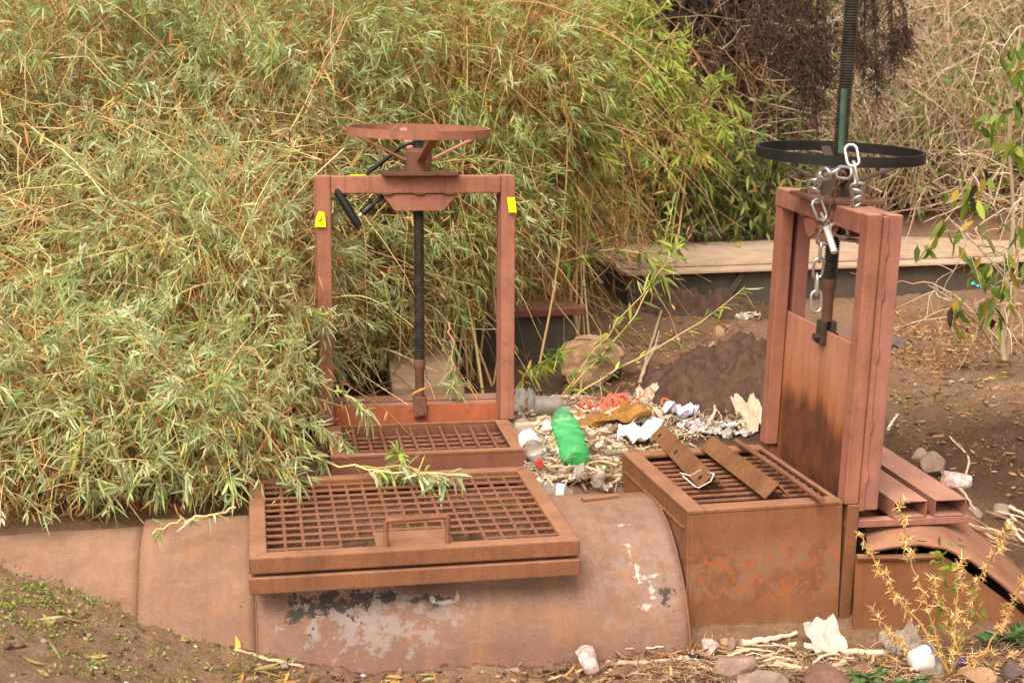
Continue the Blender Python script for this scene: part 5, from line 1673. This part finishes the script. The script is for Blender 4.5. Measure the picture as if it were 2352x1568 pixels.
sheet('plastic_scrap', 'turquoise plastic scrap by the channel under the drooping plant', 'scrap', 2236, 660, .07, .11, 'cyan', 17, .05, stand=.7)
sheet('plastic_scrap', 'white scrap on the ground beside the end of the channel stiffener', 'scrap', 1714, 733, .14, .08, 'paper', 18, .06)
sheet('paper_scrap', 'greyish white crumpled paper leaning at the foot of the intake box', 'paper', 1894, 1486, .10, .12, 'paper', 19, .018, stand=.35, tilt=.35)
sheet('plastic_scrap', 'black plastic scrap at the lower right end of the pipe', 'scrap', 1600, 1524, .05, .03, 'black_bag', 20, .03)
sheet('plastic_scrap', 'small bluish white wrapper in front of the curved stick', 'wrapper', 1885, 1556, .045, .025, 'white_plastic', 21, .02)
sheet('plastic_scrap', 'clear torn plastic beside the white cup at the lower right', 'scrap', 2080, 1500, .14, .09, 'clear', 22, .07, stand=.3)
sheet('plastic_scrap', 'small dark blue scrap under the thorny plant', 'scrap', 2205, 1533, .04, .03, 'purple', 23, .02)
for k, (u, v) in enumerate(((1260, 1040), (1350, 1015), (1420, 1035), (1445, 1010), (1395, 1130), (1350, 1090), (1240, 955), (1560, 1000), (1640, 1000), (1330, 1005), (1292, 1030), (1375, 960)) + tuple((float(rng.uniform(1200, 1440)), float(rng.uniform(935, 1120))) for _ in range(44)) + tuple((float(rng.uniform(1440, 1720)), float(rng.uniform(925, 1005))) for _ in range(26))):
    o = sheet('litter_scrap', 'small pale scrap of litter lying among the sticks of the rubbish pit', 'litter', u, v, .03 + .03 * random.random(), .025 + .02 * random.random(), ('paper', 'grey_film', 'white_plastic', 'tan_film')[k % 4], 40 + k, .03)
    o['group'] = 'pale litter scraps in the rubbish pit'

# white tube, netting, cup
t0, t1 = gpt(1448, 982), gpt(1524, 1000)
tb = MB()
n = 16
a_, b_ = np.array(t0) + [0, 0, .05], np.array(t1) + [0, 0, .04]
ax_ = unit(b_ - a_); e1 = unit(np.cross(ax_, [0, 0, 1.])); e2 = np.cross(e1, ax_)
vs = []
for i in range(6):
    for j in range(n):
        an = -2.4 + 4.6 * j / (n - 1)
        vs.append(a_ + (b_ - a_) * i / 5 + .020 * (sin(an) * e1 + cos(an) * e2))
o = tb.add(vs, [(i * n + j, i * n + j + 1, (i + 1) * n + j + 1, (i + 1) * n + j) for i in range(5) for j in range(n - 1)]).build('plastic_tube', M['white_plastic'], None, smooth=50)
so_ = o.modifiers.new('wall', 'SOLIDIFY'); so_.thickness = .003
tag(o, 'split white plastic tube lying above the holed angle iron', 'tube')
mb = MB()
c0 = np.array(gpt(1400, 948)) + [0, 0, .035]
rn = np.random.default_rng(77)
for k in range(22):
    c = c0 + rn.normal(size=3) * np.array([.06, .035, .010])
    R_ = rn.uniform(.010, .021)
    nn = unit(rn.normal(size=3) * .5 + np.array([0, -.6, .7]))
    e1 = unit(np.cross(nn, [1., .2, 0])); e2 = np.cross(nn, e1)
    mb.tube([c + R_ * (cos(a) * e1 * 1.3 + sin(a) * e2 * .8) for a in np.linspace(0, 2 * pi, 11)[:-1]], .0034, 5, closed=True)
for k in range(10):
    c = c0 + rn.normal(size=3) * np.array([.09, .05, .02])
    d = unit(rn.normal(size=3) * [1, .5, .4]) * .06
    mb.tube([c - d, c + rn.normal(size=3) * .01, c + d], .003, 5)
tag(mb.build('orange_net', M['orange'], None, smooth=60), 'torn orange plastic netting on the rubbish below the arching stems', 'netting')
sheet('plastic_scrap', 'pink plastic scrap caught in the orange netting', 'scrap', 1428, 942, .05, .03, 'pink', 61, .03, lift=.06)
cup = empty('plastic_cup', np.array(gpt(2092, 1545)) + [0, 0, .035], (0, pi / 2 - .15, .35))
tag(cup, 'white plastic cup with a purple rim stripe lying below the thorny plant', 'cup')
MB().lathe([(.022, 0), (.030, .005), (.036, .06), (.037, .062), (.035, .06), (.029, .008)], 24, cap=True).build('cup_wall', M['white_plastic'], cup, smooth=50)
MB().lathe([(.0372, .054), (.0376, .061), (.0372, .0625)], 24, cap=False).build('rim_stripe', M['purple'], cup, smooth=50)
bottle('plastic_bottle', 'clear plastic bottle piece right of the white cup', gpt(2115, 1552) + np.array([0, 0, .03]), gpt(2165, 1560) + np.array([0, 0, .03]), .032, PROF[:8] + [(1, .7)], M['clear'], seed=12)

# ------------------------------------------------------------------ sticks
def stick(pts, r, label, mat='stick', group=None, fork=None, px=True, lift=.012):
    P = [np.array(gpt(u, v)) + [0, 0, lift + .0 * i] for i, (u, v) in enumerate(pts)] if px else [np.array(p) for p in pts]
    t = np.linspace(0, 1, len(P)); tt = np.linspace(0, 1, 12)
    Q = np.stack([np.interp(tt, t, np.array(P)[:, i]) for i in range(3)], 1)
    Q[1:-1] = (Q[:-2] + 2 * Q[1:-1] + Q[2:]) / 4
    Q += rng.normal(size=Q.shape) * r * .22
    rs = r * (1 - .35 * tt) * (1 + .12 * rng.normal(size=12))
    mb = MB().tube(Q, list(rs), 8)
    if fork:
        i, d, L = fork
        d = unit(np.array(d, float))
        mb.tube([Q[i], Q[i] + d * L * .5 + rng.normal(size=3) * r * .5, Q[i] + d * L], [r * .7, r * .55, r * .3], 7)
    return tag(mb.build('driftwood_stick', M[mat], None, smooth=60), label, 'stick', group)
stick([(1812, 1490), (1930, 1500), (2070, 1512)], .013, 'long straight pale stick lying in front of the gate foot', 'bone')
stick([(1770, 1520), (1800, 1545), (1900, 1545), (1958, 1518)], .013, 'thick bent stick below the long straight pale stick')
stick([(1700, 1488), (1760, 1478), (1826, 1462)], .011, 'pale stick leaning against the foot of the scaly box', 'bone')
stick([(1395, 1532), (1480, 1530), (1585, 1520)], .008, 'thin straight stick along the foot of the pipe')
stick([(1560, 1522), (1610, 1540), (1650, 1552)], .008, 'short brown stick beside the lower end of the pipe')
stick([(1690, 1530), (1780, 1510), (1800, 1500)], .006, 'slim stick between the grey stone and the bent stick')
stick([(1810, 1475), (1830, 1510), (1850, 1550)], .007, 'upright dark twig crossing the long pale stick', 'stick_dark')
stick([(1896, 1440), (1885, 1470), (1870, 1500)], .005, 'short pale twig propped against the intake box foot')
stick([(2052, 1506), (2075, 1470), (2100, 1420)], .008, 'grey stick propped against the downstream pipe wall', px=False) if False else None
stick([(540, 1500), (610, 1522), (700, 1540)], .007, 'flat pale stick at the foot of the left pipe section')
stick([(610, 1480), (625, 1495), (648, 1512)], .007, 'short pale stick end by the left pipe seam')
stick([(1500, 905), (1540, 878), (1556, 870), (1552, 890), (1536, 905), (1512, 920)], .0065, 'pale forked driftwood branch at the left foot of the soil heap', 'bone', lift=.06)
stick([(1180, 1000), (1330, 985), (1470, 992)], .010, 'long pale stick crossing behind the green bottle', 'bone', lift=.04, fork=(7, (.8, .5, .3), .12))
stick([(1340, 1030), (1400, 1010), (1440, 970)], .014, 'thick grey brown stick right of the green bottle', 'stick_dark', lift=.03)
stick([(1265, 990), (1340, 1000), (1420, 1040)], .009, 'grey branch lying under the green bottle', lift=.03)
stick([(1655, 940), (1660, 905), (1672, 870)], .008, 'pale twig standing upright on the dark soil heap', 'bone', lift=.08)
stick([(1630, 1000), (1640, 975), (1645, 950)], .008, 'short pale twig at the foot of the dark soil heap', 'bone', lift=.05)
stick([(1690, 1000), (1705, 985), (1716, 968)], .006, 'thin pale twig by the far corner of the right box', 'bone', lift=.04)
stick([(1690, 885), (1720, 905), (1742, 925)], .007, 'pale twig lying on the soil heap beside the gate post', 'bone', lift=.08)
stick([(1555, 870), (1600, 830), (1640, 800)], .010, 'grey stick lying up the bank left of the soil heap', lift=.03)
stick([(1465, 900), (1480, 850), (1520, 720)], .010, 'tall bare stem rising from the rubbish beside the boulder', lift=.02, fork=(5, (.3, 0, .8), .18))
stick([(2100, 1215), (2170, 1250), (2270, 1330), (2352, 1400)], .013, 'long grey stick lying along the lifted pipe sheet', 'stick_dark', lift=.05)
stick([(2120, 1195), (2200, 1215), (2290, 1290)], .009, 'second grey stick along the pipe sheet', 'stick', lift=.04)
stick([(2040, 1010), (2052, 985), (2062, 975)], .006, 'short pale twig leaning behind the raised gate post', 'bone', lift=.04)
stick([(2200, 1160), (2230, 1060), (2180, 1010)], .005, 'crooked thin twig on the dark soil at the right')
stick([(2160, 1090), (2215, 1140), (2240, 1180)], .006, 'pale twig by the mouth of the hollow tubes')
stick([(2120, 660), (2200, 700), (2290, 800)], .006, 'pale branch lying on the soil below the drooping plant', lift=.05)
stick([(2030, 765), (2120, 740), (2200, 730)], .005, 'thin twig on the litter in front of the channel')
# the many alike ones
GS = 'dry sticks strewn in the rubbish pit'
for k in range(150):
    u, v = rng.uniform(1195, 1740), rng.uniform(925, 1125)
    if u > 1440 and v > 1010: u = rng.uniform(1215, 1420)
    if v > 1060: u = rng.uniform(1235, 1425)
    P = gpt(u, v)
    a = rng.uniform(0, pi)
    L = rng.uniform(.04, .15)
    d = np.array([cos(a), sin(a), rng.normal() * .12]) * L / 2
    c = P + np.array([0, 0, rng.uniform(.012, .045)])
    stick([c - d, c + rng.normal(size=3) * .012, c + d], rng.uniform(.0025, .0075), 'dry stick strewn among the rubbish between the two gates', rng.choice(['stick', 'stick', 'bone', 'stick_dark']), GS, px=False)
GF = 'dry twigs strewn in front of the intake box'
for k in range(48):
    u, v = rng.uniform(1380, 2300), rng.uniform(1490, 1562)
    P = gpt(u, v)
    a = rng.normal() * .5
    L = rng.uniform(.05, .16)
    d = np.array([cos(a), sin(a), rng.normal() * .08]) * L / 2
    c = P + np.array([0, 0, rng.uniform(.006, .022)])
    stick([c - d, c + rng.normal(size=3) * .008, c + d], rng.uniform(.002, .005), 'dry twig strewn on the ground in front of the intake box and pipe', rng.choice(['stick', 'bone', 'stick_dark']), GF, px=False)

for k in range(22):
    u, v = rng.uniform(2040, 2352), rng.uniform(1170, 1330)
    P = np.array(atY(u, v, 4.42 + rng.uniform(0, .3)))
    P[2] = max(gz(P[0], P[1]), .24) + rng.uniform(.02, .06)
    L = rng.uniform(.10, .3)
    a = -.6 + rng.normal() * .45
    d = np.array([cos(a) * .8, sin(a) * .5, -.25 + rng.normal() * .1]) * L / 2
    stick([P - d, P + rng.normal(size=3) * .012, P + d], rng.uniform(.003, .008), 'dry stick heaped behind the lifted sheet of the downstream pipe', rng.choice(['stick', 'bone', 'stick_dark']), 'dry sticks behind the downstream pipe', px=False)
for k, (u, v, w, h, lb) in enumerate(((1720, 1540, .08, .06, 'angular grey stone half buried between the twigs right of the large grey stone'), (1990, 1548, .10, .06, 'brown stone half buried beside the pinnate plant'), (2240, 1560, .12, .07, 'tan stone at the bottom right below the thistle'), (1545, 1552, .07, .05, 'pale brown stone on the bare ground below the pipe end'), (2320, 1545, .10, .08, 'grey brown stone at the lower right edge'))):
    rock(u, v, w, h, lb, ('rock_grey', 'rock_brown', 'rock_tan', 'rock_brown', 'rock_dark')[k], 60 + k, sink=.4)

# ------------------------------------------------------------------ small plants in front
def thorn_plant():
    root = empty('thorn_plant', gpt(2180, 1545))
    root.location.z -= .01
    tag(root, 'dry spiny thistle with straw coloured burs in the lower right corner', 'thistle')
    Yp = root.location.y
    paths = [[(2180, 1545), (2120, 1440), (2060, 1370), (2010, 1290), (1972, 1225)], [(2178, 1540), (2130, 1400), (2090, 1290), (2076, 1210), (2068, 1145)], [(2185, 1540), (2195, 1430), (2200, 1350), (2215, 1280)],
             [(2188, 1535), (2215, 1440), (2250, 1330), (2290, 1255), (2330, 1200)], [(2170, 1550), (2110, 1510), (2050, 1460), (2000, 1400)], [(2195, 1545), (2260, 1500), (2310, 1420), (2352, 1320)], [(2190, 1550), (2200, 1480), (2170, 1400), (2140, 1330)], [(2200, 1552), (2262, 1545), (2330, 1500)]]
    St, Bu = [], []
    o0 = np.array(root.location)
    spikes_b, spikes_d, spikes_l = [], [], []
    for pth in paths:
        yy = Yp + rng.normal() * .06
        P = np.array([atY(u, v, yy - .02 * i) for i, (u, v) in enumerate(pth)]) - o0
        t, tt = np.linspace(0, 1, len(P)), np.linspace(0, 1, 18)
        Q = np.stack([np.interp(tt, t, P[:, i]) for i in range(3)], 1)
        Q[1:-1] += rng.normal(size=(16, 3)) * .003
        St.append(tube_geo(Q[None], np.array([.0034]), np.array([.0016]), pick([(196, 158, 98, 1), (182, 146, 92, 1)], 1), 6))
        nb = int(16 + 4 * len(pth))
        f = rng.uniform(1.5, 17, nb)
        i = f.astype(int)
        i = np.minimum(i, 16)
        c = Q[i] + (Q[i + 1] - Q[i]) * (f - i)[:, None]
        c = c + rng.normal(size=c.shape) * .006
        k = 9
        spikes_b.append(np.repeat(c, k, 0))
        spikes_d.append(unit(rng.normal(size=(nb * k, 3))))
        spikes_l.append(rng.uniform(.010, .026, nb * k) * np.repeat(rng.uniform(.6, 1.2, nb), k))
    mesh_np('stems', *merge(St), M['twig'], root)
    b, d, l = np.concatenate(spikes_b), np.concatenate(spikes_d), np.concatenate(spikes_l)
    P = np.stack([b, b + d * l[:, None] * .5, b + d * l[:, None]], 1)
    o = mesh_np('burs', *tube_geo(P, np.full(len(b), .0021), np.full(len(b), .0004), pick([(214, 178, 118, 3), (196, 156, 98, 3), (226, 196, 142, 2), (170, 128, 84, 1)], len(b)), 4), M['twig'], root)
    tag(o, kind='stuff')
    # green vine climbing through it
    vb, vd, vl = [], [], []
    for u, v in ((2150, 1255), (2190, 1240), (2165, 1275), (2180, 1295), (2150, 1310), (2200, 1330), (2170, 1345), (2215, 1345), (2160, 1375), (2190, 1385), (2150, 1400), (2180, 1420), (2140, 1430), (2205, 1405), (2240, 1410), (2150, 1470), (2170, 1500), (2130, 1500), (2250, 1430), (2195, 1460), (2220, 1490), (2162, 1262), (2176, 1325)):
        for q in range(3):
            vb.append(atY(u, v, Yp + .02) - o0 + rng.normal(size=3) * .012)
            vd.append(rng.normal(size=3) + [0, -.3, .2])
    n = len(vb)
    mesh_np('leaves', *leaf_geo(np.array(vb), np.array(vd), rng.uniform(.022, .05, n), rng.uniform(.010, .017, n), rng.normal(size=n) * .3, pick([(150, 168, 66, 3), (122, 140, 58, 3), (180, 160, 84, 1)], n)), M['leaf'], root)
thorn_plant()
def pinnate(u, v, label, fronds, seed, s=1.):
    rn = np.random.default_rng(seed)
    root = empty('pinnate_plant', gpt(u, v))
    tag(root, label, 'plant')
    St, B, D = [], [], []
    for k in range(fronds):
        a = rn.uniform(-2.6, .4)
        e = np.array([cos(a), sin(a), rn.uniform(.5, 1.3)])
        L = rn.uniform(.06, .10) * s
        t = np.linspace(0, 1, 8)[:, None]
        Q = unit(e) * L * t + np.array([0, 0, -.35]) * L * t * t
        St.append(tube_geo(Q[None], np.array([.0012]), np.array([.0006]), pick([(120, 140, 84, 1)], 1), 4))
        side = unit(np.cross(e, [0, 0, 1.]))
        for i in range(1, 8):
            for sg in (-1, 1):
                B.append(Q[i]); D.append(side * sg + unit(e) * .35 + np.array([0, 0, .15]))
    mesh_np('stems', *merge(St), M['twig'], root)
    n = len(B)
    mesh_np('leaflets', *leaf_geo(np.array(B), np.array(D), rn.uniform(.017, .024, n) * s, rn.uniform(.010, .014, n) * s, np.zeros(n), pick([(104, 134, 84, 3), (122, 150, 96, 2), (92, 120, 70, 2)], n)), M['leaf'], root)
pinnate(1985, 1560, 'small pinnate green plant in front of the thick bent stick', 7, 1)
pinnate(2090, 1575, 'small pinnate green plant at the bottom edge below the white cup', 6, 2)
pinnate(2300, 1470, 'bluish green pinnate plant behind the spiny thistle at the right edge', 8, 3, 1.5)

# ------------------------------------------------------------------ ground litter that nobody could count
def scatter(name, label, cat, areas, n, pal, L, W, flat=.25, lift=.006, mat='leaf'):
    """areas in picture points: (u0, u1, v0, v1, weight, density noise)"""
    B = []
    wt = sum(a[4] for a in areas)
    for u0, u1, v0, v1, w in areas:
        # corners to ground, filled evenly on the ground
        q = [gpt(u, v) for u, v in ((u0, v1), (u1, v1), (u1, v0), (u0, v0))]
        k = int(n * w / wt)
        s_, t_ = rng.random((k, 1)), rng.random((k, 1))
        p = (q[0] * (1 - s_) + q[1] * s_) * (1 - t_) + (q[3] * (1 - s_) + q[2] * s_) * t_
        B.append(p)
    B = np.concatenate(B)
    keep = rng.random(len(B)) < np.clip(.55 + .9 * lump(B[:, 0] * .9 + 3, B[:, 1] * .9), .1, 1)
    B = B[keep]
    B[:, 2] = gz(B[:, 0], B[:, 1]) + lift * rng.random(len(B))
    m = len(B)
    d = np.c_[rng.normal(size=(m, 2)), rng.normal(size=m) * flat]
    o = mesh_np(name, *leaf_geo(B, d, rng.uniform(*L, m), rng.uniform(*W, m), rng.normal(size=m) * .1, pick(pal, m)), M[mat])
    return tag(o, label, cat, None, 'stuff')
scatter('leaf_litter', 'dry leaves and twig bits strewn over the soil', 'litter',
        [(1400, 1740, 730, 900, 3), (2040, 2352, 690, 850, 7), (1200, 1740, 900, 1000, 3), (1210, 1430, 1000, 1120, 2), (1380, 2352, 1480, 1567, 3), (500, 1380, 1535, 1567, 1), (1180, 1420, 640, 730, 2), (2050, 2352, 850, 1150, 1.2)], 11000,
        PAL_DRY + [(198, 176, 146, 2), (90, 66, 48, 3)], (.015, .055), (.003, .010), .3, .014)
scatter('paper_litter', 'small pale bits of paper and foam in the rubbish pit', 'litter', [(1200, 1430, 930, 1120, 4), (1430, 1740, 925, 1010, 3)], 1500, [(232, 226, 218, 4), (206, 196, 184, 3), (188, 170, 150, 2), (170, 150, 130, 1)], (.010, .034), (.008, .022), .5, .035)
scatter('green_sprouts', 'tiny bright green seedlings on the bare soil', 'seedlings',
        [(0, 420, 1340, 1480, 4), (100, 700, 1440, 1560, 3), (0, 300, 1290, 1400, 2)], 4200, [(144, 160, 76, 4), (166, 178, 94, 3), (122, 138, 64, 2)], (.006, .014), (.004, .008), 1.0, .012)
scatter('green_sprouts', 'sparse green seedlings on the dark soil at the right', 'seedlings',
        [(2050, 2352, 700, 1150, 3), (2040, 2352, 860, 1080, 2)], 1500, [(130, 150, 60, 4), (150, 160, 80, 3)], (.006, .016), (.004, .008), .8, .012)
scatter('leaf_litter', 'pale willow leaves lying on the front bank', 'litter', [(480, 1300, 1490, 1560, 2), (60, 600, 1380, 1540, 2)], 130, [(188, 180, 120, 2), (196, 168, 110, 2), (150, 120, 80, 1)], (.04, .09), (.008, .013), .25, .012)
_q = [gpt(u, v) for u, v in ((1195, 1120), (1425, 1120), (1740, 930), (1195, 925))]
k_ = 2600
s_, t_ = rng.random((k_, 1)), rng.random((k_, 1))
p_ = (_q[0] * (1 - s_) + _q[1] * s_) * (1 - t_) + (_q[3] * (1 - s_) + _q[2] * s_) * t_
p_[:, 2] = gz(p_[:, 0], p_[:, 1]) + rng.uniform(.0, .03, k_)
d_ = np.c_[rng.normal(size=(k_, 2)), rng.normal(size=k_) * .3]
tag(mesh_np('twig_litter', *tube_geo(twig_pts(p_, d_, rng.uniform(.02, .10, k_), rng.uniform(0, .3, k_), 4, .2), np.full(k_, .002), np.full(k_, .001), pick([(206, 180, 148, 4), (176, 146, 114, 3), (140, 108, 84, 3), (224, 210, 190, 2)], k_), 4), M['twig']), 'fine broken twigs and chips carpeting the rubbish pit', 'litter', None, 'stuff')
_q = [gpt(u, v) for u, v in ((1380, 1567), (2352, 1567), (2352, 1470), (1600, 1500))]
k_ = 1700
s_, t_ = rng.random((k_, 1)), rng.random((k_, 1))
p_ = (_q[0] * (1 - s_) + _q[1] * s_) * (1 - t_) + (_q[3] * (1 - s_) + _q[2] * s_) * t_
p_[:, 2] = gz(p_[:, 0], p_[:, 1]) + rng.uniform(.0, .015, k_)
d_ = np.c_[rng.normal(size=(k_, 2)), rng.normal(size=k_) * .15]
tag(mesh_np('twig_litter', *tube_geo(twig_pts(p_, d_, rng.uniform(.02, .09, k_), rng.uniform(0, .2, k_), 4, .2), np.full(k_, .0014), np.full(k_, .0007), pick([(196, 168, 136, 4), (166, 134, 104, 3), (120, 92, 72, 3)], k_), 4), M['twig']), 'fine broken twigs on the ground in front of the intake box', 'litter', None, 'stuff')
# pebbles
def pebbles(name, label, areas, n, pal):
    B = []
    wt = sum(a[4] for a in areas)
    for u0, u1, v0, v1, w in areas:
        q = [gpt(u, v) for u, v in ((u0, v1), (u1, v1), (u1, v0), (u0, v0))]
        k = int(n * w / wt)
        s_, t_ = rng.random((k, 1)), rng.random((k, 1))
        B.append((q[0] * (1 - s_) + q[1] * s_) * (1 - t_) + (q[3] * (1 - s_) + q[2] * s_) * t_)
    B = np.concatenate(B)
    B[:, 2] = gz(B[:, 0], B[:, 1])
    B = B[~inside_steel(B)]
    m = len(B)
    r = .003 + .012 * rng.random(m) ** 3
    oct_ = np.array([(1, 0, 0), (-1, 0, 0), (0, 1, 0), (0, -1, 0), (0, 0, 1), (0, 0, -1)], float)
    V = B[:, None] + (oct_[None] + rng.normal(size=(m, 6, 3)) * .25) * r[:, None, None] * np.array([1.2, 1, .7])
    f = np.array([(0, 2, 4), (2, 1, 4), (1, 3, 4), (3, 0, 4), (2, 0, 5), (1, 2, 5), (3, 1, 5), (0, 3, 5)])
    T = (f[None] + (np.arange(m) * 6)[:, None, None]).reshape(-1, 3)
    return tag(mesh_np(name, V.reshape(-1, 3), T, np.zeros((0, 4), int), np.repeat(pick(pal, m), 6, 0), M['twig']), label, 'pebbles', None, 'stuff')
pebbles('pebbles', 'crumbs of soil and small pebbles on bare ground', [(0, 1400, 1300, 1567, 4), (1380, 2352, 1490, 1567, 4), (2040, 2352, 700, 1180, 3), (1400, 1740, 730, 1000, 2)], 3600,
        [(120, 92, 74, 5), (98, 74, 58, 5), (150, 124, 104, 2), (206, 192, 176, .5)])
# yellow leaf stuck on the pipe
yl = MB()
p = [atY(u, v, 3.86) for u, v in ((540, 1458), (546, 1470), (547, 1484), (541, 1496), (534, 1503))]
wd_ = [.0008, .006, .008, .006, .0008]
vs = []
for q, w_ in zip(p, wd_): vs += [tuple(q + np.array([-w_, 0, w_ * .3])), tuple(q + np.array([0, -.003, 0])), tuple(q + np.array([w_, 0, -w_ * .3]))]
fs = []
for i in range(4):
    for j in range(2): fs.append((i * 3 + j, i * 3 + j + 1, i * 3 + 4 + j, i * 3 + 3 + j))
M['yleaf'] = plain('yellow_leaf', S(226, 190, 84), .6, .15, 60)
o = yl.add(vs, fs).build('yellow_leaf', M['yleaf'], None, smooth=80)
tag(o, 'curled yellow leaf standing against the left pipe section near the seam', 'leaf')
